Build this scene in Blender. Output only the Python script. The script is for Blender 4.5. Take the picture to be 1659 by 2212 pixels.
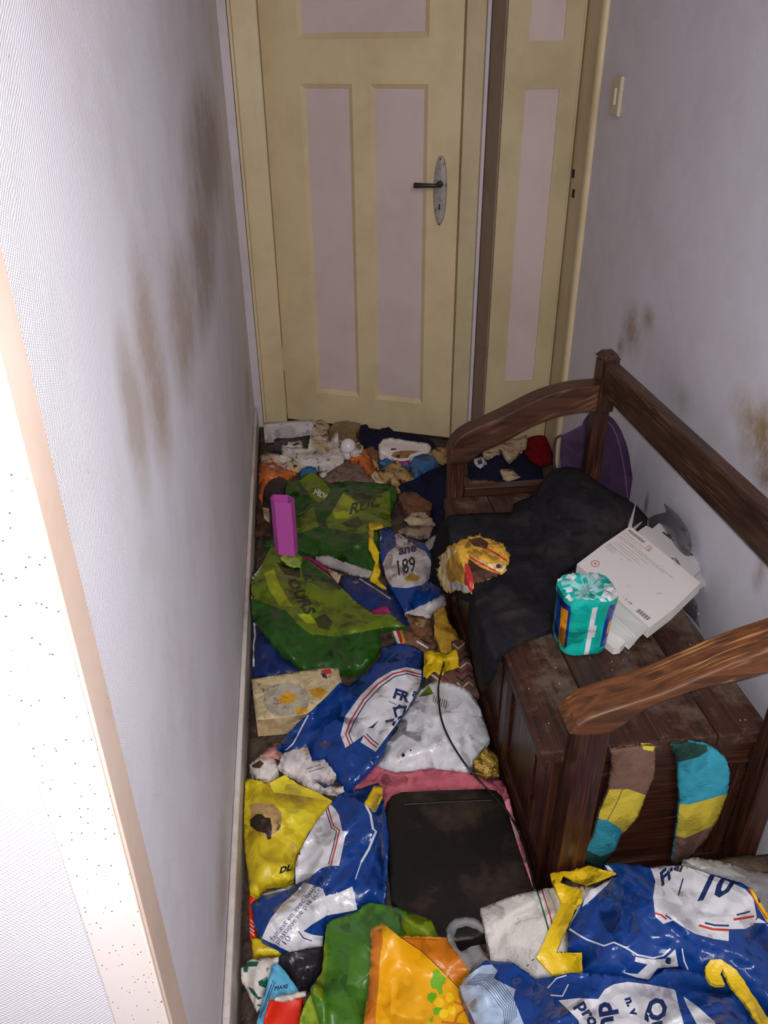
import bpy, bmesh, math, random
import numpy as np
from mathutils import Vector, Matrix
from mathutils.geometry import delaunay_2d_cdt

for o in list(bpy.data.objects):
    bpy.data.objects.remove(o, do_unlink=True)
S = bpy.context.scene
COL = S.collection
random.seed(7)
RNG = np.random.RandomState(11)

# ------------------------------------------------------------------ camera
FPX, CX, CY = 1725.0, 829.5, 1106.0
PITCH, YAW, ROLL, CAMH = math.radians(30.1), math.radians(6.6), math.radians(-0.5), 1.48
Fv = np.array([math.sin(YAW)*math.cos(PITCH), math.cos(YAW)*math.cos(PITCH), -math.sin(PITCH)])
_r = np.array([math.cos(YAW), -math.sin(YAW), 0.0]); _u = np.cross(_r, Fv)
Rv = _r*math.cos(ROLL)+_u*math.sin(ROLL); Uv = -_r*math.sin(ROLL)+_u*math.cos(ROLL)
CAM = np.array([0.0, 0.0, CAMH])
cd = bpy.data.cameras.new('camera'); cam = bpy.data.objects.new('camera', cd); COL.objects.link(cam)
m = Matrix.Identity(4)
for i in range(3):
    m[i][0] = Rv[i]; m[i][1] = Uv[i]; m[i][2] = -Fv[i]; m[i][3] = CAM[i]
cam.matrix_world = m
cd.sensor_fit = 'VERTICAL'; cd.sensor_height = 36.0; cd.lens = FPX/2212*36.0
cd.clip_start = 0.02
S.camera = cam

# ------------------------------------------------------------------ world, light, exposure
w = bpy.data.worlds.new('world'); S.world = w; w.use_nodes = True
w.node_tree.nodes['Background'].inputs[0].default_value = (0.92, 0.90, 0.93, 1)
w.node_tree.nodes['Background'].inputs[1].default_value = 0.40

def lamp(name, kind, loc, energy, color, size=0.1, target=None):
    ld = bpy.data.lights.new(name, kind); ld.energy = energy; ld.color = color
    if kind == 'AREA':
        ld.size = size
    else:
        ld.shadow_soft_size = size
    o = bpy.data.objects.new(name, ld); COL.objects.link(o); o.location = loc
    if target is not None:
        o.rotation_euler = (Vector(target)-Vector(loc)).to_track_quat('-Z', 'Y').to_euler()
    return o
# the phone's flash beside the lens, and the warm lamp of the room behind the viewer
FLASH = lamp('phone_flash', 'SPOT', tuple(CAM+Rv*(0.015)+Uv*0.015), 49.0, (0.95, 0.97, 1.0), 0.006, tuple(CAM+Fv*2.0+Uv*0.16))
FLASH.data.spot_size = math.radians(140); FLASH.data.spot_blend = 1.0
HALL = lamp('hall_lamp', 'AREA', (0.35, -0.9, 2.25), 24.0, (1.0, 0.90, 0.84), 0.6, (0.35, 1.6, 0.4))
S.view_settings.view_transform = 'Standard'; S.view_settings.look = 'None'
S.view_settings.gamma = 1.0; S.view_settings.use_curve_mapping = False
S.view_settings.exposure = 0.0

# ------------------------------------------------------------------ helpers
def lin(c):
    return tuple(((v/255.0)/12.92 if v/255.0 <= 0.04045 else ((v/255.0+0.055)/1.055)**2.4) for v in c)

MATS = {}
def mat(name, rgb, rough=0.6, spec=0.5, dirt=None, bump=None, bump2=None, alpha=1.0, trans=0.0, metal=0.0, coat=0.0, mott=None, crease=None):
    """dirt=(rgb, scale, threshold, softness), mott=(rgb, scale, amount), bump=(scale, strength, distance)"""
    if name in MATS:
        return MATS[name]
    M = bpy.data.materials.new(name); M.use_nodes = True
    nt = M.node_tree; N = nt.nodes; L = nt.links
    b = N['Principled BSDF']
    b.inputs['Roughness'].default_value = rough
    b.inputs['Specular IOR Level'].default_value = spec
    b.inputs['Metallic'].default_value = metal
    b.inputs['Alpha'].default_value = alpha
    b.inputs['Transmission Weight'].default_value = trans
    b.inputs['Coat Weight'].default_value = coat
    tc = N.new('ShaderNodeTexCoord')
    c = N.new('ShaderNodeRGB'); c.outputs[0].default_value = (*lin(rgb), 1)
    out = c.outputs[0]
    def noise(scale, detail=5.0):
        n = N.new('ShaderNodeTexNoise'); n.inputs['Scale'].default_value = scale
        n.inputs['Detail'].default_value = detail; n.inputs['Roughness'].default_value = 0.65
        L.new(tc.outputs['Object'], n.inputs['Vector']); return n.outputs['Fac']
    def mixc(fac, a, rgb2):
        mx = N.new('ShaderNodeMix'); mx.data_type = 'RGBA'
        L.new(fac, mx.inputs[0]); L.new(a, mx.inputs[6]); mx.inputs[7].default_value = (*lin(rgb2), 1)
        return mx.outputs[2]
    def ramp(src, lo, hi, amt=1.0):
        r = N.new('ShaderNodeMapRange'); r.inputs[1].default_value = lo; r.inputs[2].default_value = hi
        r.inputs[3].default_value = 0.0; r.inputs[4].default_value = amt; r.clamp = True
        L.new(src, r.inputs[0]); return r.outputs[0]
    if mott:
        out = mixc(ramp(noise(mott[1], 3.0), 0.38, 0.64, mott[2]), out, mott[0])
    if dirt:
        for dd in (dirt if isinstance(dirt, list) else [dirt]):
            out = mixc(ramp(noise(dd[1], 8.0), dd[2], dd[2]+dd[3], 0.9), out, dd[0])
    L.new(out, b.inputs['Base Color'])
    last = None
    if crease:
        nz = N.new('ShaderNodeTexNoise'); nz.inputs['Scale'].default_value = crease[0]*0.6; nz.inputs['Detail'].default_value = 2.0; L.new(tc.outputs['Object'], nz.inputs['Vector'])
        vm = N.new('ShaderNodeVectorMath'); vm.operation = 'MULTIPLY_ADD'; L.new(nz.outputs['Color'], vm.inputs[0]); vm.inputs[1].default_value = (1.5/crease[0],)*3; L.new(tc.outputs['Object'], vm.inputs[2])
        ge = N.new('ShaderNodeNewGeometry'); cur = ge.outputs['Normal']
        for sc_, wt in ((1.0, 1.0), (2.9, 0.6)):
            vo = N.new('ShaderNodeTexVoronoi'); vo.feature = 'SMOOTH_F1'; vo.inputs['Smoothness'].default_value = 0.12; vo.inputs['Scale'].default_value = crease[0]*sc_; L.new(vm.outputs[0], vo.inputs['Vector'])
            sb = N.new('ShaderNodeVectorMath'); sb.operation = 'SUBTRACT'; L.new(vo.outputs['Color'], sb.inputs[0]); sb.inputs[1].default_value = (0.5, 0.5, 0.5)
            ma = N.new('ShaderNodeVectorMath'); ma.operation = 'MULTIPLY_ADD'; L.new(sb.outputs[0], ma.inputs[0]); ma.inputs[1].default_value = (crease[1]*wt,)*3; L.new(cur, ma.inputs[2]); cur = ma.outputs[0]
        no = N.new('ShaderNodeVectorMath'); no.operation = 'NORMALIZE'; L.new(cur, no.inputs[0]); last = no.outputs[0]
    for bb in (bump, bump2):
        if bb:
            bn = N.new('ShaderNodeBump'); bn.inputs['Strength'].default_value = bb[1]; bn.inputs['Distance'].default_value = bb[2]
            L.new(noise(bb[0], 4.0), bn.inputs['Height'])
            if last: L.new(last, bn.inputs['Normal'])
            last = bn.outputs['Normal']
    if last: L.new(last, b.inputs['Normal'])
    M['nt'] = 1
    MATS[name] = M
    return M

def setp(o, label=None, cat=None, group=None, kind=None):
    if label: o['label'] = label
    if cat: o['category'] = cat
    if group: o['group'] = group
    if kind: o['kind'] = kind
    return o

def link_mesh(name, verts, faces, mats, mi=None, parent=None, smooth=False, origin=None):
    v = np.asarray(verts, float)
    if origin is None:
        lo = v.min(0); hi = v.max(0); origin = np.array([(lo[0]+hi[0])/2, (lo[1]+hi[1])/2, lo[2]])
    else:
        origin = np.asarray(origin, float)
    me = bpy.data.meshes.new(name)
    me.from_pydata([tuple(x) for x in (v-origin)], [], [tuple(int(i) for i in f) for f in faces])
    for mm in (mats if isinstance(mats, (list, tuple)) else [mats]):
        me.materials.append(mm)
    if mi is not None:
        me.polygons.foreach_set('material_index', list(mi))
    if smooth:
        me.polygons.foreach_set('use_smooth', [True]*len(me.polygons))
    me.update()
    o = bpy.data.objects.new(name, me); COL.objects.link(o)
    o['_o'] = [float(x) for x in origin]
    if parent is not None:
        po = np.array(list(parent['_o'])); o.parent = parent; o.location = origin-po
    else:
        o.location = origin
    return o

def empty(name, loc):
    o = bpy.data.objects.new(name, None); COL.objects.link(o); o.location = loc
    o.empty_display_size = 0.05
    o['_o'] = [float(x) for x in loc]
    return o

class MB:
    """collects boxes / prisms into one mesh"""
    def __init__(s): s.bm = bmesh.new()
    def box(s, x0, x1, y0, y1, z0, z1, bev=0.0, seg=2):
        r = bmesh.ops.create_cube(s.bm, size=1.0)
        for v in r['verts']:
            v.co = Vector(((x0+x1)/2+v.co.x*(x1-x0), (y0+y1)/2+v.co.y*(y1-y0), (z0+z1)/2+v.co.z*(z1-z0)))
        if bev:
            es = set(e for v in r['verts'] for e in v.link_edges)
            bmesh.ops.bevel(s.bm, geom=list(es), offset=bev, segments=seg, affect='EDGES', profile=0.5)
        return s
    def prism(s, ptsA, ptsB, bev=0.0, seg=2):
        a = [s.bm.verts.new(p) for p in ptsA]; b = [s.bm.verts.new(p) for p in ptsB]
        n = len(a); fs = [s.bm.faces.new(a), s.bm.faces.new(b[::-1])]
        for i in range(n):
            fs.append(s.bm.faces.new([a[(i+1) % n], a[i], b[i], b[(i+1) % n]]))
        bmesh.ops.recalc_face_normals(s.bm, faces=fs)
        if bev:
            es = set(e for f in fs[:2] for e in f.edges)
            bmesh.ops.bevel(s.bm, geom=list(es), offset=bev, segments=seg, affect='EDGES', profile=0.5)
        return s
    def tube(s, pts, r, n=8, taper=None):
        pts = [Vector(p) for p in pts]; rings = []
        for i, p in enumerate(pts):
            t = (pts[min(i+1, len(pts)-1)]-pts[max(i-1, 0)]).normalized()
            a = t.orthogonal().normalized() if i == 0 else (rings_a - t*rings_a.dot(t)).normalized()
            rings_a = a; b = t.cross(a)
            rr = r if taper is None else r*taper[i]
            rings.append([s.bm.verts.new(p+(a*math.cos(2*math.pi*k/n)+b*math.sin(2*math.pi*k/n))*rr) for k in range(n)])
        for i in range(len(rings)-1):
            for k in range(n):
                s.bm.faces.new([rings[i][k], rings[i][(k+1) % n], rings[i+1][(k+1) % n], rings[i+1][k]])
        s.bm.faces.new(rings[0][::-1]); s.bm.faces.new(rings[-1])
        return s
    def done(s, name, m, parent=None, smooth=False, origin=None):
        bmesh.ops.recalc_face_normals(s.bm, faces=list(s.bm.faces))
        v = np.array([list(x.co) for x in s.bm.verts]); s.bm.verts.index_update()
        f = [[q.index for q in x.verts] for x in s.bm.faces]
        s.bm.free()
        o = link_mesh(name, v, f, m, None, parent, smooth, origin)
        return o

def rays(px):
    px = np.asarray(px, float).reshape(-1, 2)
    return Fv[None, :]+Rv[None, :]*((px[:, :1]-CX)/FPX)-Uv[None, :]*((px[:, 1:2]-CY)/FPX)
def on_plane(px, axis, val):
    d = rays(px); t = (val-CAM[axis])/d[:, axis]
    return CAM[None, :]+d*t[:, None]
def onx(x, y, v): return on_plane([(x, y)], 0, v)[0]
def ony(x, y, v): return on_plane([(x, y)], 1, v)[0]
def onz(x, y, v): return on_plane([(x, y)], 2, v)[0]

# crops used while measuring the photograph (x0, y0, scale)
def crop(x0, y0, s):
    return lambda pts: [(x0+a*s, y0+b*s) for a, b in pts]
c1 = crop(520, 840, 560/1659); c2 = crop(500, 1350, 680/1659); c3 = crop(500, 1650, 600/1659)
c4 = crop(950, 1750, 709/1659); c5 = crop(900, 740, 759/1659); c6 = crop(960, 1400, 699/1659)
c7 = crop(540, 880, 460/1659); c8 = crop(850, 1000, 550/1659); c9 = crop(1180, 860, 240/1659)
c10 = crop(1180, 1120, 380/1659)

# ------------------------------------------------------------------ setting materials
def wall_mat(name, base, stains, weave=True, specks=0.0, rough=0.75, wscale=240.0, soil=None, sthr=0.36):
    M = bpy.data.materials.new(name); M.use_nodes = True
    N = M.node_tree.nodes; L = M.node_tree.links; b = N['Principled BSDF']
    b.inputs['Roughness'].default_value = rough; b.inputs['Specular IOR Level'].default_value = 0.35
    geo = N.new('ShaderNodeNewGeometry'); pos = geo.outputs['Position']
    c = N.new('ShaderNodeRGB'); c.outputs[0].default_value = (*lin(base), 1); out = c.outputs[0]
    def math_(op, a, b2=None, clamp=False):
        n = N.new('ShaderNodeMath'); n.operation = op; n.use_clamp = clamp
        for i, v in enumerate((a, b2)):
            if v is None: continue
            if isinstance(v, (int, float)): n.inputs[i].default_value = v
            else: L.new(v, n.inputs[i])
        return n.outputs[0]
    def mix(f, a, rgb2):
        mx = N.new('ShaderNodeMix'); mx.data_type = 'RGBA'; L.new(f, mx.inputs[0]); L.new(a, mx.inputs[6])
        mx.inputs[7].default_value = (*lin(rgb2), 1); return mx.outputs[2]
    def noise(sc, det=6.0):
        n = N.new('ShaderNodeTexNoise'); n.inputs['Scale'].default_value = sc; n.inputs['Detail'].default_value = det
        n.inputs['Roughness'].default_value = 0.7; L.new(pos, n.inputs['Vector']); return n.outputs['Fac']
    nz = noise(9.0); nf = noise(60.0)
    if soil:
        f = math_('MULTIPLY', math_('SUBTRACT', noise(3.5), 0.45, True), soil[1]); out = mix(math_('MINIMUM', f, 1.0), out, soil[0])
    for (p, rad, rgb2, amt) in stains:
        v = N.new('ShaderNodeVectorMath'); v.operation = 'SUBTRACT'; L.new(pos, v.inputs[0]); v.inputs[1].default_value = p
        d = N.new('ShaderNodeVectorMath'); d.operation = 'DIVIDE'; L.new(v.outputs[0], d.inputs[0]); d.inputs[1].default_value = rad
        ln = N.new('ShaderNodeVectorMath'); ln.operation = 'LENGTH'; L.new(d.outputs[0], ln.inputs[0])
        f = math_('SUBTRACT', 1.0, ln.outputs['Value'], True)
        f = math_('MULTIPLY', f, math_('MULTIPLY', math_('SUBTRACT', math_('ADD', math_('MULTIPLY', nz, 0.7), math_('MULTIPLY', nf, 0.35)), sthr, True), 5.0))
        out = mix(math_('MULTIPLY', math_('MINIMUM', f, 1.0), amt), out, rgb2)
    if specks:
        vo = N.new('ShaderNodeTexVoronoi'); vo.inputs['Scale'].default_value = 170.0; L.new(pos, vo.inputs['Vector'])
        n2 = noise(14.0, 2.0)
        f = math_('MULTIPLY', math_('LESS_THAN', vo.outputs['Distance'], 0.12), math_('GREATER_THAN', n2, 1.0-specks))
        out = mix(f, out, (70, 55, 45))
    L.new(out, b.inputs['Base Color'])
    # woven relief of the painted glass-fibre wallpaper
    if weave:
        sep = N.new('ShaderNodeSeparateXYZ'); L.new(pos, sep.inputs[0])
        h = math_('ADD', sep.outputs['X'], sep.outputs['Y'])
        sw = math_('SINE', math_('MULTIPLY', math_('ADD', h, math_('MULTIPLY', noise(25.0, 2.0), 0.01)), 2*math.pi*wscale))
        sz = math_('SINE', math_('MULTIPLY', math_('ADD', sep.outputs['Z'], math_('MULTIPLY', h, 0.35)), 2*math.pi*wscale))
        hh = math_('ADD', math_('MULTIPLY', sw, sz), math_('MULTIPLY', noise(320.0, 2.0), 1.5))
        bn = N.new('ShaderNodeBump'); bn.inputs['Strength'].default_value = 0.35; bn.inputs['Distance'].default_value = 0.0009
        L.new(hh, bn.inputs['Height']); L.new(bn.outputs[0], b.inputs['Normal'])
    else:
        bn = N.new('ShaderNodeBump'); bn.inputs['Strength'].default_value = 0.2; bn.inputs['Distance'].default_value = 0.001
        L.new(noise(45.0), bn.inputs['Height']); L.new(bn.outputs[0], b.inputs['Normal'])
    return M

LX = -0.19          # left wall plane
def P(x, y, ax, v): return tuple(on_plane([(x, y)], ax, v)[0])
BR = (126, 104, 78)
stL = [(P(450, 330, 0, LX), (0.3, 0.75, 0.22), (158, 138, 124), 0.8), (P(440, 560, 0, LX), (0.3, 0.50, 0.18), (158, 138, 122), 0.75), (P(395, 690, 0, LX), (0.3, 0.22, 0.16), (168, 146, 124), 0.7),
       (P(330, 780, 0, LX), (0.3, 0.13, 0.20), (172, 150, 128), 0.7), (P(290, 900, 0, LX), (0.3, 0.08, 0.14), (170, 150, 128), 0.6),
       (P(480, 1900, 0, LX), (0.3, 0.16, 0.10), (180, 160, 150), 0.6), (P(535, 850, 0, LX), (0.3, 0.25, 0.12), (170, 150, 140), 0.5)]
RWP = [(1360, 720), (1400, 690), (1345, 745), (1640, 950), (1655, 1010), (1600, 900), (1640, 1235), (1400, 1100), (1500, 680), (1480, 1230)]
def right_x(y): return 0.84+(y-0.9)*(0.19/1.9)
def on_right(px, py):
    d = rays([(px, py)])[0]; n = np.array([1.0, -0.1, 0.0]); t = (0.75-n@CAM)/(n@d); return tuple(CAM+d*t)
def RS(p, r, c, a): return (on_right(*p), r, c, a)
stR = [RS((1365, 715), (0.4, 0.13, 0.10), (150, 120, 90), 0.75), RS((1340, 750), (0.4, 0.05, 0.04), (130, 105, 80), 0.8),
       RS((1400, 690), (0.4, 0.07, 0.05), (160, 130, 105), 0.7),
       RS((1640, 940), (0.4, 0.11, 0.10), (150, 118, 62), 0.9), RS((1659, 1000), (0.4, 0.07, 0.08), (128, 92, 36), 1.0),
       RS((1600, 880), (0.4, 0.07, 0.06), (170, 140, 95), 0.6),
       RS((1640, 1240), (0.4, 0.03, 0.05), (150, 120, 95), 0.8), RS((1396, 1090), (0.4, 0.02, 0.05), (80, 70, 65), 0.8),
       RS((1470, 860), (0.4, 0.1, 0.06), (170, 160, 160), 0.5)]
M_WL = wall_mat('wallpaper_left', (228, 226, 234), stL, sthr=0.24, specks=0.30, soil=((178, 160, 150), 1.0))
M_WR = wall_mat('wallpaper_right', (228, 224, 234), stR, specks=0.25, soil=((182, 168, 165), 1.1))
M_WN = wall_mat('wallpaper_near', (226, 222, 232), [], specks=0.30, wscale=210.0)
M_TRIM = wall_mat('trim_paint', (232, 222, 220), [(P(300, 1750, 1, 0.43), (0.06, 0.3, 0.5), (214, 188, 140), 0.25)], weave=False, specks=0.62, rough=0.5)
M_REV = wall_mat('reveal_shade_paint', (206, 184, 170), [], weave=False, specks=0.3, rough=0.5, soil=((170, 140, 118), 1.6))  # darker beige stands for the flash grazing this face
M_BASE = wall_mat('baseboard_paint', (214, 206, 200), [], weave=False, specks=0.52, rough=0.45, soil=((120, 96, 76), 2.4))
M_CREAM = wall_mat('cream_paint', (222, 204, 164), [], weave=False, specks=0.2, rough=0.42, soil=((168, 142, 92), 1.3))
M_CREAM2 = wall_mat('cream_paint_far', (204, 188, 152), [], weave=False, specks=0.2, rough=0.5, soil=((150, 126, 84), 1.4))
M_LILAC = wall_mat('lilac_paint', (214, 196, 194), [], weave=False, rough=0.5, soil=((172, 144, 136), 1.0))
M_LILAC2 = wall_mat('white_lilac_paint', (214, 204, 212), [], weave=False, specks=0.3, rough=0.5, soil=((160, 140, 132), 1.5))
M_TAUPE = mat('taupe_shadow_gap', (120, 102, 84), 0.7)
M_DARKFLOOR = mat('dirty_floor', (52, 40, 32), 0.8, mott=((90, 72, 58), 12.0, 0.8), dirt=((28, 22, 20), 30.0, 0.55, 0.1), bump=(60.0, 0.6, 0.004))

def struct(o): o['kind'] = 'structure'; return o

# floor, ceiling
struct(MB().box(-1.3, 2.0, -1.6, 4.2, -0.1, 0.0).done('floor', M_DARKFLOOR))
struct(MB().box(-1.3, 2.0, -1.6, 4.2, 2.5, 2.6).done('ceiling', mat('ceiling_paint', (225, 222, 222), 0.9)))
# corridor walls
struct(MB().box(-0.33, LX, 0.4955, 3.44, 0.0, 2.5).done('wall_left', M_WL))
struct(MB().box(-1.3, -0.215, 0.453, 0.495, 0.0, 2.5).done('wall_near_left', M_WN))
o = MB().box(-0.2145, -0.165, 0.448, 0.494, 0.0, 2.5, 0.002).done('trim_1', [M_TRIM])
struct(o)
# thin board towards the corridor, coloured brownish for the flash's grazing shade; room side white
o2 = MB().box(-0.1645, -0.1615, 0.4495, 0.4935, 0.0, 2.5, 0.001).done('trim_2', M_REV); struct(o2)
struct(MB().box(-0.189, -0.176, 0.496, 3.36, 0.0, 0.105, 0.004).done('baseboard_left', M_BASE))
# right wall, slightly splayed
def wallR(y0, y1, z0=0, z1=2.5, th=0.12):
    A = [(right_x(y0), y0, z0), (right_x(y1), y1, z0), (right_x(y1), y1, z1), (right_x(y0), y0, z1)]
    return A, [(x+th, y, z) for x, y, z in A]
a, b_ = wallR(-1.2, 2.8)
struct(MB().prism(a, b_).done('wall_right', M_WR))
# end wall
EW = 3.43
struct(MB().box(LX, -0.155, 3.37, 3.44, 0, 2.5, 0.003).done('trim_3', M_LILAC2))
struct(MB().box(-0.153, -0.142, 3.365, 3.44, 0, 2.1, 0.002).box(-0.142, -0.048, 3.378, 3.44, 0, 2.1, 0.004).done('trim_4', M_CREAM))
struct(MB().box(-0.33, 1.4, 3.5, 3.6, 0, 2.5).done('wall_far', M_CREAM2))
struct(MB().box(-0.19, 1.2, 3.36, 3.5, 2.06, 2.5).done('wall_far_header', M_LILAC2))

# ------------------------------------------------------------------ door 1 (main door, slightly open)
DA = np.array([-0.045, 3.427]); DB = np.array([0.65, 3.12]); DD = (DB-DA)/np.linalg.norm(DB-DA); DN = np.array([DD[1], -DD[0]])  # DN faces the camera side
DW = np.linalg.norm(DB-DA)
def door_sz(px, py, A=DA, D=DD):
    n = np.array([-D[1], D[0], 0.0]); d = rays([(px, py)])[0]; a3 = np.array([A[0], A[1], 0]); t = (n@(a3-CAM))/(n@d)
    p = CAM+d*t; return float((p[:2]-A)@D), float(p[2])
class DoorMB(MB):
    def __init__(s, A, D, Nn): super().__init__(); s.A = A; s.D = D; s.N = Nn
    def pt(s, u, d, z): q = s.A+s.D*u+s.N*d; return (q[0], q[1], z)
    def slab(s, u0, u1, z0, z1, d0, d1, bev=0.0):
        a = [s.pt(u0, d1, z0), s.pt(u1, d1, z0), s.pt(u1, d1, z1), s.pt(u0, d1, z1)]
        b = [s.pt(u0, d0, z0), s.pt(u1, d0, z0), s.pt(u1, d0, z1), s.pt(u0, d0, z1)]
        s.prism(a, b, bev, 1); return s
    def moulding(s, u0, u1, z0, z1, wd, d0, d1):
        # four mitred sloping strips, outer edge at depth d1, inner edge at d0
        o = [(u0, z0), (u1, z0), (u1, z1), (u0, z1)]; i = [(u0+wd, z0+wd), (u1-wd, z0+wd), (u1-wd, z1-wd), (u0+wd, z1-wd)]
        O = [s.bm.verts.new(s.pt(u, d1, z)) for u, z in o]; I = [s.bm.verts.new(s.pt(u, d0, z)) for u, z in i]
        I2 = [s.bm.verts.new(s.pt(u, d0-0.006, z)) for u, z in i]; O2 = [s.bm.verts.new(s.pt(u, d0-0.006, z)) for u, z in o]
        for k in range(4):
            j = (k+1) % 4
            s.bm.faces.new([O[k], O[j], I[j], I[k]]); s.bm.faces.new([I[k], I[j], I2[j], I2[k]])
            s.bm.faces.new([O[j], O[k], O2[k], O2[j]]); s.bm.faces.new([O2[k], I2[k], I2[j], O2[j]])
        return s
sA = np.mean([door_sz(640, 183)[0], door_sz(690, 850)[0]]); sB = np.mean([door_sz(759, 183)[0], door_sz(778, 850)[0]])
sC = np.mean([door_sz(796, 180)[0], door_sz(810, 855)[0]]); sD = np.mean([door_sz(926, 180)[0], door_sz(913, 855)[0]])
zb, zt, zu = 0.155, 1.372, 1.515
door = empty('door_1', (DA[0], DA[1], 0)); struct(door)
fr = DoorMB(DA, DD, DN)
for (u0, u1, z0, z1) in [(0.0, sA, 0.012, 2.03), (sD, DW, 0.012, 2.03), (sA, sD, 0.012, zb), (sA, sD, zt, zu), (sA, sD, 1.90, 2.03), (sB, sC, zb, zt)]:
    fr.slab(u0, u1, z0, z1, -0.038, 0.0)
fr.done('door_frame', M_CREAM, door)
for (u0, u1, z0, z1) in [(sA, sB, zb, zt), (sC, sD, zb, zt), (sA, sD, zu, 1.90)]:
    q = DoorMB(DA, DD, DN); q.slab(u0-0.0, u1+0.0, z0-0.0, z1+0.0, -0.022, -0.012); pn = q.done('panel', M_LILAC, door)
    pn['label'] = 'recessed lilac panel'
    q = DoorMB(DA, DD, DN); q.moulding(u0, u1, z0, z1, 0.017, -0.0115, 0.003); q.done('moulding', M_CREAM, door)
M_NICK = mat('worn_nickel', (176, 168, 162), 0.4, metal=0.45, dirt=((90, 80, 74), 40.0, 0.5, 0.2), bump=(80.0, 0.3, 0.001))
M_IRON = mat('dark_iron', (70, 62, 62), 0.45, metal=0.6)
M_BLACK = mat('black_hole', (12, 10, 10), 0.9)
# handle plate: long oval
hs, hz = door_sz(951, 412)
q = DoorMB(DA, DD, DN); n = 28; ring = []
Hh = 0.122; Wh = 0.026
def plate_ring(sc, d):
    out = []
    for k in range(n):
        t = 2*math.pi*k/n; cz, sx = math.cos(t), math.sin(t)
        out.append(q.pt(hs+Wh*sc*math.copysign(abs(sx)**0.9, sx), d, hz+Hh*(sc if sc == 1 else (Hh-Wh*(1-sc))/Hh)*math.copysign(abs(cz)**1.0, cz)))
    return out
R_ = [[q.bm.verts.new(p) for p in plate_ring(s_, d_)] for s_, d_ in ((1.0, 0.0), (1.0, 0.003), (0.86, 0.006), (0.6, 0.0065), (0.3, 0.007))]
for i in range(len(R_)-1):
    for k in range(n): q.bm.faces.new([R_[i][k], R_[i][(k+1) % n], R_[i+1][(k+1) % n], R_[i+1][k]])
q.bm.faces.new(R_[-1]); q.bm.faces.new(R_[0][::-1])
plate = q.done('handle_plate', M_NICK, door, smooth=False)
q = DoorMB(DA, DD, DN)
zk = door_sz(950, 447)[1]; zl = door_sz(953, 397)[1]; zsT = door_sz(953, 343)[1]; zsB = door_sz(951, 484)[1]
q.tube([q.pt(hs-0.001, 0.006, zk+0.008), q.pt(hs-0.001, 0.0078, zk+0.008)], 0.0032, 10); q.slab(hs-0.003, hs+0.0015, zk-0.009, zk+0.008, 0.006, 0.0078)
q.done('keyhole', M_BLACK, plate)
for zz in (zsT, zsB):
    q = DoorMB(DA, DD, DN); q.tube([q.pt(hs, 0.004, zz), q.pt(hs, 0.0078, zz)], 0.0035, 10); q.done('screw', M_IRON, plate)
q = DoorMB(DA, DD, DN)
q.tube([q.pt(hs+0.001, 0.006, zl), q.pt(hs+0.001, 0.017, zl), q.pt(hs+0.001, 0.018, zl)], 0.0125, 16, [1, 1, 0.8])
q.tube([q.pt(hs+0.001, 0.017, zl), q.pt(hs, 0.042, zl), q.pt(hs-0.012, 0.048, zl-0.001), q.pt(hs-0.05, 0.05, zl-0.001), q.pt(hs-0.085, 0.05, zl-0.002), q.pt(hs-0.089, 0.05, zl-0.002)], 0.0105, 12, [0.8, 0.75, 0.72, 0.8, 1.0, 0.8])
q.done('lever_handle', M_IRON, door, smooth=True)
for zz in (0.30, 1.72):
    q = DoorMB(DA, DD, DN); q.tube([q.pt(0.004, 0.006, zz-0.055), q.pt(0.004, 0.006, zz+0.055)], 0.006, 10); q.done('hinge', M_CREAM, door)

# post between the doors and the second door in its recess
struct(MB().box(0.655, 0.722, 3.10, 3.5, 0, 2.5, 0.003).done('trim_5', M_CREAM2))
struct(MB().box(0.7225, 0.735, 3.085, 3.5, 0, 2.5, 0.002).done('trim_6', M_LILAC2))
q = MB(); q.prism([(0.736, 3.10, 0), (0.758, 2.985, 0), (0.763, 2.985, 0), (0.763, 3.10, 0)], [(0.736, 3.10, 2.5), (0.758, 2.985, 2.5), (0.763, 2.985, 2.5), (0.763, 3.10, 2.5)])
struct(q.done('trim_7', mat('grazing_shade_paint', (142, 122, 104), 0.6, dirt=((110, 90, 70), 8.0, 0.5, 0.3))))  # grey-brown colour imitates the dimness of a reveal lit at a grazing angle
d2 = empty('door_2', (0.763, 2.98, 0)); struct(d2)
D2A = np.array([0.764, 2.975]); D2D = np.array([1.0, 0.0]); D2N = np.array([0.0, -1.0])
u = lambda px, py: ony(px, py, 2.975)[0]-0.764
pl = np.mean([u(1135, 190), u(1090, 830)]); pr = np.mean([u(1210, 192), u(1150, 828)])
q = DoorMB(D2A, D2D, D2N); W2 = 0.262
for (u0, u1, z0, z1) in [(0, pl, 0.02, 2.05), (pr, W2, 0.02, 2.05), (pl, pr, 0.02, 0.315), (pl, pr, 1.36, 1.50), (pl, pr, 1.9, 2.05)]:
    q.slab(u0, u1, z0, z1, -0.03, 0.0)
q.done('door_frame', M_CREAM2, d2)
for (z0, z1) in ((0.315, 1.36), (1.50, 1.9)):
    q = DoorMB(D2A, D2D, D2N); q.slab(pl, pr, z0, z1, -0.03, -0.006); pn = q.done('panel', M_LILAC, d2); pn['label'] = 'narrow lilac panel'
q = DoorMB(D2A, D2D, D2N); q.slab(W2-0.008, W2-0.003, 0.02, 2.05, 0.0, 0.004); q.done('edge_bead', M_CREAM2, d2)
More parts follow.
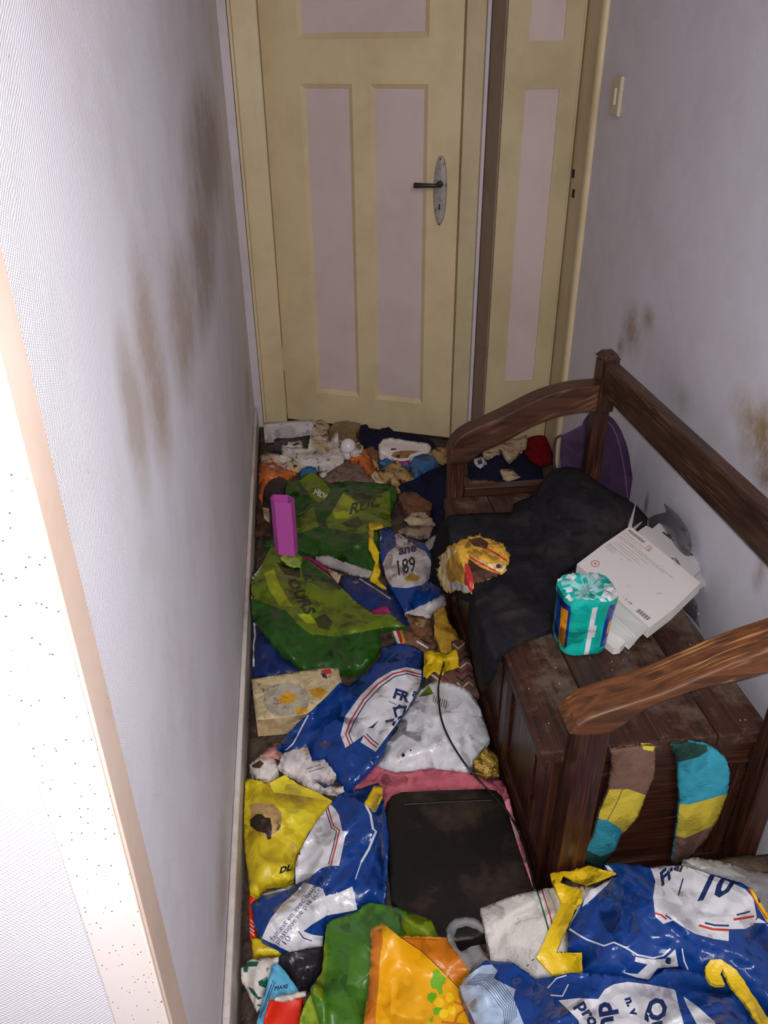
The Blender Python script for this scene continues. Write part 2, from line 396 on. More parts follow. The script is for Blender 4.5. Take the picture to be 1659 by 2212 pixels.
# right door post (lit edge) with the lock plate holes
q = MB(); q.box(1.030, 1.13, 2.8, 3.03, 0, 2.5, 0.0); post = q.done('trim_8', M_CREAM2); struct(post)
q = MB(); q.box(1.012, 1.0445, 2.775, 2.81, 0, 2.5, 0.012, 3); struct(q.done('trim_9', M_CREAM))
for py_ in (375, 418):
    p = onx(1238.5, py_, 1.0295)
    MB().box(1.0285, 1.0302, p[1]-0.011, p[1]+0.011, p[2]-0.014, p[2]+0.014).done('lock_hole', M_BLACK, post)

# light switch on the right wall
M_SW = mat('switch_plastic', (206, 194, 168), 0.45, dirt=((170, 150, 120), 30.0, 0.55, 0.2))
def wr(px, py): return np.array(on_right(px, py))
pa, pb = wr(1321, 166), wr(1350, 250)
yc, zc = (wr(1335, 207)[1], wr(1335, 207)[2])
tdir = np.array([0.1, 1.0]); tdir /= np.linalg.norm(tdir); nrm = np.array([-tdir[1], tdir[0]])
sw = empty('light_switch', (right_x(yc), yc, zc))
setp(sw, 'cream rectangular wall switch beside the lit door post', 'light switch')
SA = np.array([right_x(yc), yc])
q = DoorMB(SA, tdir, nrm); q.slab(-0.055, 0.05, zc-0.052, zc+0.052, 0.0005, 0.012, 0.003); q.done('cover_plate', M_SW, sw)
q = DoorMB(SA, tdir, nrm); a = [q.pt(-0.030, 0.0125, zc-0.022), q.pt(0.018, 0.0125, zc-0.022), q.pt(0.018, 0.0125, zc+0.022), q.pt(-0.030, 0.0125, zc+0.022)]
b2 = [q.pt(-0.030, 0.020, zc-0.022), q.pt(0.018, 0.014, zc-0.022), q.pt(0.018, 0.014, zc+0.022), q.pt(-0.030, 0.020, zc+0.022)]
q.prism(a, b2, 0.001); q.done('rocker', M_SW, sw)

# ------------------------------------------------------------------ bench (chest settle)
def wood(name, rgb, rgb2, worn, wamt, dust=0.0, axis=1, rough=0.38, tilt=0.0):
    M = bpy.data.materials.new(name); M.use_nodes = True
    N = M.node_tree.nodes; L = M.node_tree.links; b = N['Principled BSDF']
    tc = N.new('ShaderNodeTexCoord'); mp = N.new('ShaderNodeMapping'); sc = [38.0, 38.0, 38.0]; sc[axis] = 3.2
    mp.inputs['Scale'].default_value = sc; L.new(tc.outputs['Object'], mp.inputs[0])
    n1 = N.new('ShaderNodeTexNoise'); n1.inputs['Scale'].default_value = 1.6; n1.inputs['Detail'].default_value = 7; n1.inputs['Distortion'].default_value = 0.6; L.new(mp.outputs[0], n1.inputs['Vector'])
    r = N.new('ShaderNodeValToRGB'); r.color_ramp.elements[0].position = 0.35; r.color_ramp.elements[1].position = 0.66
    r.color_ramp.elements[0].color = (*lin(rgb), 1); r.color_ramp.elements[1].color = (*lin(rgb2), 1); L.new(n1.outputs['Fac'], r.inputs[0])
    out = r.outputs[0]
    def rng(src, lo, hi, amt):
        q = N.new('ShaderNodeMapRange'); q.inputs[1].default_value = lo; q.inputs[2].default_value = hi; q.inputs[4].default_value = amt; L.new(src, q.inputs[0]); return q.outputs[0]
    def mix(f, a, c):
        mx = N.new('ShaderNodeMix'); mx.data_type = 'RGBA'; L.new(f, mx.inputs[0]); L.new(a, mx.inputs[6]); mx.inputs[7].default_value = (*lin(c), 1); return mx.outputs[2]
    sc2 = [230.0, 230.0, 70.0 if tilt else 230.0]; sc2[axis] = 9.0
    vr = N.new('ShaderNodeVectorRotate'); vr.rotation_type = 'Y_AXIS'; vr.inputs['Angle'].default_value = tilt; L.new(tc.outputs['Object'], vr.inputs['Vector'])
    mp2 = N.new('ShaderNodeMapping'); mp2.inputs['Scale'].default_value = sc2; L.new(vr.outputs[0], mp2.inputs[0])
    n2 = N.new('ShaderNodeTexNoise'); n2.inputs['Scale'].default_value = 1.0; n2.inputs['Detail'].default_value = 2; L.new(mp2.outputs[0], n2.inputs['Vector'])
    if wamt:
        n5 = N.new('ShaderNodeTexNoise'); n5.inputs['Scale'].default_value = 5.0; L.new(tc.outputs['Object'], n5.inputs['Vector'])
        mul = N.new('ShaderNodeMath'); mul.operation = 'MULTIPLY'; L.new(rng(n2.outputs['Fac'], 0.56, 0.68, 1.0), mul.inputs[0]); L.new(rng(n5.outputs['Fac'], 0.42, 0.58, wamt), mul.inputs[1])
        out = mix(mul.outputs[0], out, worn)
    if dust:
        n3 = N.new('ShaderNodeTexNoise'); n3.inputs['Scale'].default_value = 6.0; n3.inputs['Detail'].default_value = 9; n3.inputs['Roughness'].default_value = 0.75; L.new(tc.outputs['Object'], n3.inputs['Vector'])
        out = mix(rng(n3.outputs['Fac'], 0.49, 0.60, dust), out, (104, 90, 76))
        n4 = N.new('ShaderNodeTexNoise'); n4.inputs['Scale'].default_value = 90.0; n4.inputs['Detail'].default_value = 6; L.new(tc.outputs['Object'], n4.inputs['Vector'])
        out = mix(rng(n4.outputs['Fac'], 0.64, 0.78, dust*0.5), out, (130, 118, 102))
    L.new(out, b.inputs['Base Color'])
    rr = rng(n2.outputs['Fac'], 0.3, 0.7, 0.35)
    ad = N.new('ShaderNodeMath'); ad.operation = 'ADD'; ad.inputs[1].default_value = rough-0.15; L.new(rr, ad.inputs[0]); L.new(ad.outputs[0], b.inputs['Roughness'])
    bn = N.new('ShaderNodeBump'); bn.inputs['Strength'].default_value = 0.35; bn.inputs['Distance'].default_value = 0.0015; L.new(n2.outputs['Fac'], bn.inputs['Height']); L.new(bn.outputs[0], b.inputs['Normal'])
    return M
W_A, W_B = (38, 18, 12), (66, 33, 21)
WD_Y = wood('dark_oak_long', W_A, W_B, (150, 96, 52), 0.25, 0, 1)
WD_X = wood('dark_oak_cross', W_A, W_B, (150, 96, 52), 0.25, 0, 0)
WD_Z = wood('dark_oak_upright', W_A, W_B, (150, 96, 52), 0.25, 0, 2)
WD_ARM = wood('worn_oak_arm', (66, 36, 18), (112, 66, 32), (196, 140, 84), 0.9, 0.0, 0, 0.56, math.radians(22))
WD_ARM2 = wood('dark_oak_arm', (48, 26, 16), (78, 45, 27), (140, 96, 60), 0.5, 0, 0, 0.38, math.radians(22))
WD_RAIL = wood('dark_oak_rail', (40, 23, 15), (68, 40, 26), (150, 112, 72), 0.5, 0.0, 1)
WD_SEAT = wood('dusty_oak_seat', (44, 22, 15), (70, 36, 23), (120, 82, 52), 0.3, 0.7, 1, 0.5)
bench = empty('chest_bench', (0.405, 0.95, 0))
setp(bench, 'dark brown wooden chest bench with curved armrests against the right wall', 'bench')
BZ = 0.42
# lid: three boards with a moulded edge
for (x0, x1) in ((0.380, 0.500), (0.5015, 0.705), (0.7065, 0.806)):
    MB().box(x0, x1, 0.950, 1.868, 0.392, BZ, 0.004).done('seat_board', WD_SEAT, bench)
# body frame: front face (towards the corridor)
XF = 0.405
MB().box(XF, XF+0.022, 0.975, 1.85, 0.345, 0.390, 0.003).done('front_rail', WD_Y, bench)
MB().box(XF, XF+0.022, 0.975, 1.85, 0.02, 0.085, 0.003).done('front_rail', WD_Y, bench)
ys = [0.975, 1.03, 1.225, 1.275, 1.55, 1.60, 1.80, 1.85]
for a_, b_ in ((0.975, 1.03), (1.235, 1.28), (1.535, 1.58), (1.805, 1.85)):
    MB().box(XF, XF+0.022, a_, b_, 0.086, 0.344, 0.003).done('front_stile', WD_Z, bench)
for a_, b_ in ((1.031, 1.234), (1.281, 1.534), (1.581, 1.804)):
    q = MB(); q.box(XF+0.010, XF+0.018, a_, b_, 0.086, 0.344, 0.0)
    pn = q.done('front_panel', WD_Z, bench)
    m_ = MB(); wdt = 0.012
    oo = [(a_, 0.086), (b_, 0.086), (b_, 0.344), (a_, 0.344)]; ii = [(a_+wdt, 0.086+wdt), (b_-wdt, 0.086+wdt), (b_-wdt, 0.344-wdt), (a_+wdt, 0.344-wdt)]
    for k in range(4):
        j = (k+1) % 4
        m_.prism([(XF-0.003, *oo[k]), (XF-0.003, *oo[j]), (XF+0.004, *ii[j]), (XF+0.004, *ii[k])], [(XF+0.0095, *oo[k]), (XF+0.0095, *oo[j]), (XF+0.0095, *ii[j]), (XF+0.0095, *ii[k])])
    m_.done('moulding', WD_Y, pn)
# near end
YE = 0.955
MB().box(0.405, 0.4695, YE, 0.9745, 0.02, 0.390, 0.003).done('end_stile', WD_Z, bench)
MB().box(0.470, 0.778, YE, YE+0.02, 0.352, 0.390, 0.003).done('end_rail', WD_X, bench)
MB().box(0.470, 0.778, YE-0.006, YE+0.004, 0.345, 0.353, 0.003).done('end_moulding', WD_X, bench)
MB().box(0.470, 0.778, YE, YE+0.02, 0.02, 0.085, 0.003).done('end_rail', WD_X, bench)
MB().box(0.470, 0.505, YE, YE+0.02, 0.086, 0.350, 0.003).done('end_stile', WD_Z, bench)
MB().box(0.748, 0.778, YE, YE+0.02, 0.086, 0.350, 0.003).done('end_stile', WD_Z, bench)
MB().box(0.506, 0.747, YE+0.008, YE+0.016, 0.086, 0.350).done('end_panel', WD_X, bench)
MB().box(0.427, 0.778, 1.83, 1.85, 0.02, 0.39).done('end_panel', WD_X, bench)
MB().box(0.778, 0.79, 0.96, 1.85, 0.02, 0.39).done('back_panel', WD_Y, bench)
# posts
def arm(poly_hi, y0, y1, m, name='armrest'):
    """side profile (x, z) extruded along y"""
    q = MB(); q.prism([(x, y0, z) for x, z in poly_hi], [(x, y1, z) for x, z in poly_hi], 0.006, 3)
    return q.done(name, m, bench, smooth=False)
MB().prism([(0.418, 0.900, 0.0), (0.470, 0.900, 0.0), (0.470, 0.9485, 0.0), (0.418, 0.9485, 0.0)], [(0.424, 0.900, 0.512), (0.474, 0.900, 0.512), (0.474, 0.9485, 0.512), (0.424, 0.9485, 0.512)], 0.004).done('front_post', WD_Z, bench)
MB().box(0.779, 0.819, 0.905, 0.948, 0, 0.80, 0.004).done('back_post', WD_Z, bench)
def bez(pts, n=6):
    out = []
    P_ = [np.array(p, float) for p in pts]
    for i in range(len(P_)-1):
        p0, p1, p2, p3 = P_[max(i-1, 0)], P_[i], P_[i+1], P_[min(i+2, len(P_)-1)]
        for k in range(n):
            t = k/n; out.append(tuple(0.5*((2*p1)+(-p0+p2)*t+(2*p0-5*p1+4*p2-p3)*t*t+(-p0+3*p1-3*p2+p3)*t**3)))
    out.append(tuple(P_[-1])); return out
top = bez([(0.78, 0.688), (0.735, 0.672), (0.665, 0.648), (0.60, 0.618), (0.545, 0.592), (0.485, 0.573), (0.435, 0.556), (0.412, 0.540)])
bot = bez([(0.402, 0.520), (0.43, 0.513), (0.475, 0.516), (0.53, 0.562), (0.60, 0.590), (0.68, 0.605), (0.735, 0.618), (0.78, 0.632)])
arm(top+bot, 0.892, 0.962, WD_ARM)
top = bez([(0.776, 0.732), (0.70, 0.728), (0.62, 0.708), (0.52, 0.660), (0.44, 0.626), (0.405, 0.60), (0.388, 0.565)])
bot = bez([(0.390, 0.530), (0.44, 0.530), (0.475, 0.558), (0.54, 0.588), (0.60, 0.622), (0.66, 0.645), (0.72, 0.655), (0.776, 0.657)])
arm(top+bot, 1.85, 1.905, WD_ARM2)
MB().box(0.392, 0.436, 1.869, 1.905, 0.0, 0.535, 0.004).done('front_post', WD_Z, bench)
MB().box(0.437, 0.7735, 1.870, 1.895, 0.395, 0.447, 0.004).done('end_rail', WD_X, bench)
q = MB(); q.box(0.775, 0.818, 1.8695, 1.905, 0, 0.790, 0.003)
q.prism([(0.775, 1.852, 0.655), (0.818, 1.852, 0.655), (0.818, 1.8692, 0.655), (0.775, 1.8692, 0.655)], [(0.775, 1.852, 0.795), (0.818, 1.852, 0.795), (0.818, 1.8692, 0.795), (0.775, 1.8692, 0.795)], 0.002)
q.prism([(0.772, 1.850, 0.7955), (0.821, 1.850, 0.7955), (0.821, 1.908, 0.7955), (0.772, 1.908, 0.7955)], [(0.785, 1.862, 0.812), (0.810, 1.862, 0.812), (0.810, 1.895, 0.812), (0.785, 1.895, 0.812)], 0.002)
q.done('back_post', WD_Z, bench)
MB().box(0.778, 0.812, 0.949, 1.8505, 0.708, 0.795, 0.007, 3).done('back_rail', WD_RAIL, bench)

# ------------------------------------------------------------------ heap height map
GX0, GX1, GY0, GY1, GC = -0.19, 1.25, 0.30, 3.44, 0.005
NX, NY = int((GX1-GX0)/GC)+1, int((GY1-GY0)/GC)+1
gx = GX0+np.arange(NX)*GC; gy = GY0+np.arange(NY)*GC
GXX, GYY = np.meshgrid(gx, gy, indexing='ij')
def sstep(a, b, t): q = np.clip((t-a)/(b-a), 0, 1); return q*q*(3-2*q)
def folds(x, y, wl, seed, n=6):
    """sharp creased relief, about 0..1"""
    r = np.random.RandomState(seed); out = np.zeros_like(x, dtype=float); tot = 0
    ph = r.rand(4)*9
    wx = x+0.25*wl*np.sin(y/wl*2.1+ph[0])+0.12*wl*np.sin(y/wl*5.3+ph[1]); wy = y+0.25*wl*np.sin(x/wl*1.9+ph[2])+0.12*wl*np.sin(x/wl*4.7+ph[3])
    for k in range(n):
        a = r.rand()*math.pi; l = wl*(0.55+1.3*r.rand()); p = r.rand()
        t = (wx*math.cos(a)+wy*math.sin(a))/l+p
        v = 1-np.abs(2*(t-np.floor(t))-1)
        msk = 0.35+0.65*(0.5+0.5*np.sin((x*math.sin(a*3+k)+y*math.cos(a*2+k))/(l*1.7)+9*r.rand()))
        amp = l/wl; out += v*amp*msk; tot += amp*0.7
    return out/tot
def creases(x, y, wl, seed, n=7):
    """narrow raised fold lines on flat ground"""
    r = np.random.RandomState(seed); out = np.zeros_like(x, dtype=float)
    wx = x+0.10*wl*np.sin(y/wl*3.1+r.rand()*9); wy = y+0.10*wl*np.sin(x/wl*2.7+r.rand()*9)
    for k in range(n):
        a = r.rand()*math.pi; l = wl*(0.9+1.4*r.rand()); t = (wx*math.cos(a)+wy*math.sin(a))/l+r.rand(); f = np.abs(t-np.floor(t)-0.5)*l
        m_ = np.clip(np.sin((x*math.sin(a+1)+y*math.cos(a+1))/(l*0.9)+9*r.rand())*2, 0, 1)
        out = np.maximum(out, np.clip(1-f/(wl*0.16), 0, 1)*m_*(0.5+0.5*r.rand()))
    return out
HM = 0.022+0.05*sstep(-0.05, 0.30, GXX)*(1-sstep(2.1, 2.5, GYY))
HM += 0.10*sstep(0.12, 0.5, GXX)*(1-sstep(0.86, 0.99, GYY))
HM += 0.012*folds(GXX, GYY, 0.09, 3)+0.008*folds(GXX, GYY, 0.03, 5)
HM *= (0.35+0.65*sstep(-0.19, -0.12, GXX))
k_ = (GXX > 0.08) & (GXX < 0.40) & (GYY > 0.80) & (GYY < 1.24); HM[k_] = np.minimum(HM[k_], 0.096)
inb = (GXX > 0.378) & (GXX < 0.83) & (GYY > 0.893) & (GYY < 1.915)
def right_clear(): return GXX > right_x(GYY)-0.006
LITTER = HM.copy()
def gs(G, x, y):
    fx = np.clip((x-GX0)/GC, 0, NX-1.001); fy = np.clip((y-GY0)/GC, 0, NY-1.001)
    i = fx.astype(int); j = fy.astype(int); a = fx-i; b = fy-j
    return G[i, j]*(1-a)*(1-b)+G[i+1, j]*a*(1-b)+G[i, j+1]*(1-a)*b+G[i+1, j+1]*a*b
def blur(G, r=3, it=2):
    for _ in range(it):
        for ax in (0, 1):
            c = np.cumsum(np.pad(G, [(r+1, r) if a == ax else (0, 0) for a in (0, 1)], mode='edge'), axis=ax)
            n = G.shape[ax]
            G = (np.take(c, np.arange(2*r+1, 2*r+1+n), axis=ax)-np.take(c, np.arange(0, n), axis=ax))/(2*r+1)
    return G
def dil(G):
    for ax in (0, 1):
        G = np.maximum(G, np.maximum(np.roll(G, 1, ax), np.roll(G, -1, ax)))
    return G
# the trodden layer of litter itself
def litter_mesh():
    st = 2; xs = np.arange(0, NX, st); ysx = np.arange(0, NY, st); idx = {}; V = []; Fc = []
    def vid(i, j):
        if (i, j) not in idx:
            idx[(i, j)] = len(V); V.append((gx[i], gy[j], HM[i, j]))
        return idx[(i, j)]
    def okc(x, y):
        if x < -0.172 or x > right_x(y)-0.012: return False
        if 0.372 < x < 0.825 and 0.888 < y < 1.915: return False
        if y < 0.32 or y > 3.2-0.44*(x-0.1)-0.03: return False
        if x > 0.62 and y > 2.9: return False
        return True
    for i in range(len(xs)-1):
        for j in range(len(ysx)-1):
            q = [(xs[i], ysx[j]), (xs[i+1], ysx[j]), (xs[i+1], ysx[j+1]), (xs[i], ysx[j+1])]
            if all(okc(gx[a], gy[b]) for a, b in q): Fc.append([vid(a, b) for a, b in q])
    n = len(V); from collections import Counter
    ec = Counter(); dirs = {}
    for f in Fc:
        for k in range(4):
            e = (f[k], f[(k+1) % 4]); ec[tuple(sorted(e))] += 1; dirs[tuple(sorted(e))] = e
    V2 = V+[(x, y, 0.0005) for x, y, z in V]
    for e, c in ec.items():
        if c == 1:
            a, b = dirs[e]; Fc.append([b, a, a+n, b+n])
    o = link_mesh('rubbish_layer', V2, Fc, mat('trodden_litter', (58, 44, 36), 0.7, mott=((96, 78, 62), 30.0, 0.85),
        dirt=[((26, 22, 26), 22.0, 0.52, 0.06), ((150, 130, 100), 60.0, 0.66, 0.03)], bump=(90.0, 0.8, 0.004)), smooth=True)
    setp(o, 'dark trodden layer of small litter covering the corridor floor', 'litter', kind='stuff')
litter_mesh()
HM = dil(HM)+0.0015

# ------------------------------------------------------------------ cut sheets, bags and boxes laid on the heap or on the bench
def inpoly(px, segs):
    """even-odd test of points against segments (n,2,2)"""
    c = np.zeros(len(px), int); X = px[:, 0]; Y = px[:, 1]
    for (a, b) in segs:
        if a[1] == b[1]: continue
        cond = (a[1] > Y) != (b[1] > Y)
        xi = a[0]+(Y-a[1])/(b[1]-a[1])*(b[0]-a[0])
        c += (cond & (X < xi))
    return c % 2 == 1
def segs_of(poly): return [(poly[i], poly[(i+1) % len(poly)]) for i in range(len(poly))]
def stroke(pts, wd):
    P_ = np.array(pts, float); L_ = []; R2 = []
    for i in range(len(P_)):
        t = P_[min(i+1, len(P_)-1)]-P_[max(i-1, 0)]; t /= (np.linalg.norm(t)+1e-9); nn = np.array([-t[1], t[0]])*wd/2
        L_.append(tuple(P_[i]+nn)); R2.append(tuple(P_[i]-nn))
    return L_+R2[::-1]
def off(pts, dx, dy): return [(x+dx, y+dy) for x, y in pts]
def text_segs(s, org, right, up, font_shear=0.0, bold=0.0):
    """outline of lettering; org = pixel of the baseline start, right / up = pixel vectors of one em"""
    cu = bpy.data.curves.new('t', 'FONT'); cu.body = s; cu.size = 1.0; cu.resolution_u = 2; cu.offset = bold; cu.shear = font_shear
    o = bpy.data.objects.new('t', cu); COL.objects.link(o)
    dg = bpy.context.evaluated_depsgraph_get(); me = o.evaluated_get(dg).to_mesh()
    cnt = {}
    for p in me.polygons:
        for e in p.edge_keys: cnt[e] = cnt.get(e, 0)+1
    vs = [(org[0]+v.co.x*right[0]+v.co.y*up[0], org[1]+v.co.x*right[1]+v.co.y*up[1]) for v in me.vertices]
    out = [(vs[a], vs[b]) for (a, b), c in cnt.items() if c == 1]
    o.evaluated_get(dg).to_mesh_clear(); bpy.data.objects.remove(o); bpy.data.curves.remove(cu)
    return out
def circle(x, y, r, n=14, ry=None): return [(x+r*math.cos(2*math.pi*k/n), y+(ry or r)*math.sin(2*math.pi*k/n)) for k in range(n)]

def segdist(px, segs):
    d = np.full(len(px), 1e9)
    for a, b in segs:
        a = np.array(a); b = np.array(b); ab = b-a; t = np.clip(((px-a)@ab)/(ab@ab+1e-9), 0, 1)
        d = np.minimum(d, np.hypot(*(px-(a+t[:, None]*ab)).T))
    return d
def clampx(P_, y):
    P_[:, 0] = np.clip(P_[:, 0], -0.1745+0.00004*(SEED[0]-100), right_x(P_[:, 1])-0.004-0.00004*(SEED[0]-100))
    k = (P_[:, 0] > 0.401-0.00004*(SEED[0]-100)) & (P_[:, 0] < 0.55) & (P_[:, 1] > 0.955) & (P_[:, 1] < 1.9); P_[k, 0] = 0.4015-0.00004*(SEED[0]-100)
    k = (P_[:, 0] > 0.395) & (P_[:, 1] > 0.894) & (P_[:, 1] < 1.05); P_[k, 1] = 0.894; return P_

def hit_heap(px, c, Hs):
    d = rays(px); z = np.full(len(px), 0.75); done = np.zeros(len(px), bool)
    def pos(z): t = (z-CAMH)/d[:, 2]; return d[:, 0]*t, d[:, 1]*t
    step = 0.004
    for _ in range(190):
        x, y = pos(z); below = z <= gs(Hs, x, y)+c
        done |= below; z = np.where(done, z, z-step)
        if done.all(): break
    lo, hi = z.copy(), z+step
    for _ in range(10):
        mid = (lo+hi)/2; x, y = pos(mid); b = mid <= gs(Hs, x, y)+c
        lo = np.where(b, mid, lo); hi = np.where(b, hi, mid)
    x, y = pos(lo); return np.stack([x, y, lo], 1)
BX0, BX1, BY0, BY1 = 0.3745, 0.772, 0.9445, 1.868
def hit_bench(px, c, side):
    """lid block grown by c on top and by side + c/2 on its faces; returns points and the face normals"""
    d = rays(px); n = len(px)
    zt_ = BZ+c; x0 = BX0-side-np.minimum(c, 0.03)*0.8; y0 = BY0-side-np.minimum(c, 0.03)*0.8
    tz = (zt_-CAMH)/d[:, 2]; tx = x0/d[:, 0]; ty = y0/d[:, 1]
    tx = np.where(d[:, 0] > 0.02, tx, -1)
    t = np.maximum(np.maximum(tz, tx), ty)
    which = np.argmax(np.stack([tz, tx, ty]), 0)
    P_ = CAM+d*t[:, None]
    N_ = np.zeros((n, 3)); N_[which == 0, 2] = 1; N_[which == 1, 0] = -1; N_[which == 2, 1] = -1
    return P_, N_

SEED = [100]
def sheet(name, poly, mats, regions=(), t=0.004, bulge=0.012, edge=35.0, amp=0.008, wl=70.0, step=7.0, lift=(), under=None, label=None, cat=None,
          group=None, kind=None, parent=None, base='heap', side=0.003, jit=1.2, smooth=True, hmax=None, slabz=None, rim_mi=0):
    SEED[0] += 1; sd = SEED[0]; r = np.random.RandomState(sd)
    if not isinstance(mats, (list, tuple)): mats = [mats]
    poly = [tuple(map(float, p)) for p in poly]
    # densified, slightly irregular outline
    B = []
    for i, a in enumerate(poly):
        b = poly[(i+1) % len(poly)]; L_ = math.hypot(b[0]-a[0], b[1]-a[1]); k = max(1, int(round(L_/step)))
        for j in range(k):
            f = j/k; jx, jy = (r.randn(2)*jit*0.5 if j else (0, 0)); B.append((a[0]+(b[0]-a[0])*f+jx, a[1]+(b[1]-a[1])*f+jy))
    bs = segs_of(B); pts = [B_ for B_ in B]; edges = [(i, (i+1) % len(B)) for i in range(len(B))]
    A = np.array(B); x0, y0 = A.min(0); x1, y1 = A.max(0)
    g = []
    for j, yy in enumerate(np.arange(y0+step*0.5, y1, step*0.87)):
        for xx in np.arange(x0+(step*0.5 if j % 2 else 0), x1, step): g.append((xx+r.uniform(-.2, .2)*step, yy+r.uniform(-.2, .2)*step))
    if g:
        g = np.array(g); g = g[inpoly(g, bs)]
        if len(g): g = g[segdist(g, bs) > step*0.45]
        pts += [tuple(p) for p in g]
    regs = []
    for (mi, rg) in regions:
        if rg and isinstance(rg[0][0], (tuple, list, np.ndarray)): sg = rg
        else: sg = segs_of(rg)
        regs.append((mi, sg)); ids = {}
        for a, b in sg:
            q = []
            for p in (a, b):
                key = (round(p[0], 3), round(p[1], 3))
                if key not in ids: ids[key] = len(pts); pts.append(p)
                q.append(ids[key])
            if q[0] != q[1]:
                L_ = math.hypot(b[0]-a[0], b[1]-a[1]); k = int(L_/(step*1.2)); prev = q[0]
                for j in range(1, k):
                    f = j/k; pts.append((a[0]+(b[0]-a[0])*f, a[1]+(b[1]-a[1])*f)); edges.append((prev, len(pts)-1)); prev = len(pts)-1
                edges.append((prev, q[1]))
    res = delaunay_2d_cdt([Vector((p[0], -p[1])) for p in pts], edges, [], 0, 1e-4)
    V2 = np.array([[v.x, -v.y] for v in res[0]]); T = np.array([list(f) for f in res[2] if len(f) == 3])
    cen = V2[T].mean(1); keep = inpoly(cen, bs)
    ar = V2[T]; area = np.abs((ar[:, 1, 0]-ar[:, 0, 0])*(ar[:, 2, 1]-ar[:, 0, 1])-(ar[:, 2, 0]-ar[:, 0, 0])*(ar[:, 1, 1]-ar[:, 0, 1]))
    keep &= area > 1e-3
    T = T[keep]; cen = cen[keep]
    mi_ = np.zeros(len(T), int)
    for (mi, sg) in regs: mi_[inpoly(cen, sg)] = mi
    used = np.unique(T); rm = -np.ones(len(V2), int); rm[used] = np.arange(len(used)); V2 = V2[used]; T = rm[T]
    n = len(V2)
    d = segdist(V2, bs)
    prof = 1-np.exp(-d/edge)
    bulge = bulge*0.5
    if cat in ('bag', 'shopping bag', 'cloth', 'clothing', 'wrapper', 'film', 'towel', 'paper', 'rag'): t = t*0.4
    c = t+bulge*prof+amp*(folds(V2[:, 0], V2[:, 1], wl, sd)*(0.25+0.75*prof))+0.30*amp*folds(V2[:, 0], V2[:, 1], wl*0.36, sd+50)*(0.3+0.7*prof)+0.45*amp*creases(V2[:, 0], V2[:, 1], wl*1.1, sd+90)*(0.3+0.7*prof)
    for (lx, ly, ls, la) in lift: c = c+la*np.exp(-((V2[:, 0]-lx)**2+(V2[:, 1]-ly)**2)/(2*ls*ls))
    from collections import Counter
    ec = Counter(); dirs = {}
    for f in T.tolist():
        for k in range(3):
            e = (f[k], f[(k+1) % 3]); s_ = (min(e), max(e)); ec[s_] += 1; dirs[s_] = e
    rim = [dirs[e] for e, cc in ec.items() if cc == 1]
    if base == 'heap':
        HD = dil(HM)
        Hs = np.maximum(blur(HD, 2, 2), HD) if slabz is None else np.full_like(HM, slabz)
        P_ = clampx(hit_heap(V2, c, Hs), 0)
        Bt = P_.copy(); hb = gs(HD, P_[:, 0], P_[:, 1]); Bt[:, 2] = np.minimum(hb+0.0012, P_[:, 2]-0.0012)
        if slabz is not None and hmax: Bt[:, 2] = np.maximum(Bt[:, 2], slabz+t-hmax)
        # write into the height map
        W3 = RNG.dirichlet((1, 1, 1), 10); W3 = np.vstack([W3, np.eye(3), [[1/3]*3]])
        Q = np.einsum('kw,twc->tkc', W3, P_[T]).reshape(-1, 3)
        ii = np.clip(np.round((Q[:, 0]-GX0)/GC).astype(int), 0, NX-1); jj = np.clip(np.round((Q[:, 1]-GY0)/GC).astype(int), 0, NY-1)
        np.maximum.at(HM, (ii, jj), Q[:, 2])
    else:
        P_, N_ = hit_bench(V2, c, side)
        Bt = P_-N_*np.clip(np.minimum(c, 0.03)[:, None]*0.8-0.001, 0.0012, 1)
        top_ = N_[:, 2] > 0.5
        Bt[top_, 2] = np.minimum(BZ+0.0035, P_[top_, 2]-0.001)
        if under is not None:
            Bt, _n = hit_bench(V2, np.minimum(under, c-0.002), side-0.001)
    V3 = np.vstack([P_, Bt])
    F = T.tolist()+(T[:, ::-1]+n).tolist()+[[b, a, a+n, b+n] for a, b in rim]
    MI = mi_.tolist()+mi_.tolist()+[rim_mi]*len(rim)
    o = link_mesh(name, V3, F, mats, MI, parent, smooth)
    if smooth:
        k0 = len(T); fl = [True]*k0+[False]*(len(F)-k0); o.data.polygons.foreach_set('use_smooth', fl)
    setp(o, label, cat, group, kind)
    return o
BENCHLIFT = [0.0]

# ------------------------------------------------------------------ materials of the rubbish
DRT = ((88, 66, 46), 24.0, 0.60, 0.10)
def plastic(n, rgb, rough=0.34, dirt=DRT, b=(38.0, 0.35, 0.006), b2=(120.0, 0.25, 0.002)): return mat(n, rgb, rough, 0.5, dirt=dirt, bump2=b2, crease=(15.0, 0.62))
def paper(n, rgb, dirt=((74, 52, 36), 30.0, 0.57, 0.06), mott=None): return mat(n, rgb, 0.75, 0.3, dirt=dirt, mott=mott, bump=(60.0, 0.3, 0.003), crease=(26.0, 0.6))
def fabric(n, rgb, dirt=None, mott=None, crease=(11.0, 0.45)): return mat(n, rgb, 0.95, 0.1, dirt=dirt, mott=mott, crease=crease, bump=(160.0, 0.7, 0.003), bump2=(25.0, 0.3, 0.006))
BLUE = plastic('blue_bag_plastic', (20, 60, 132), 0.2, ((40, 36, 40), 18.0, 0.66, 0.06))
BLUE2 = plastic('dark_blue_plastic', (20, 40, 100), 0.4)
WHP = plastic('white_print', (214, 214, 220), 0.22, ((150, 130, 112), 20.0, 0.60, 0.1))
WHP2 = plastic('dirty_white_print', (205, 196, 196), 0.4, ((140, 116, 96), 22.0, 0.56, 0.1))
LBLUE = plastic('pale_blue_print', (176, 196, 222), 0.28, None)
REDS = plastic('red_print', (190, 48, 44), 0.35, None)
NAVY = plastic('navy_print', (26, 44, 92), 0.35, None)
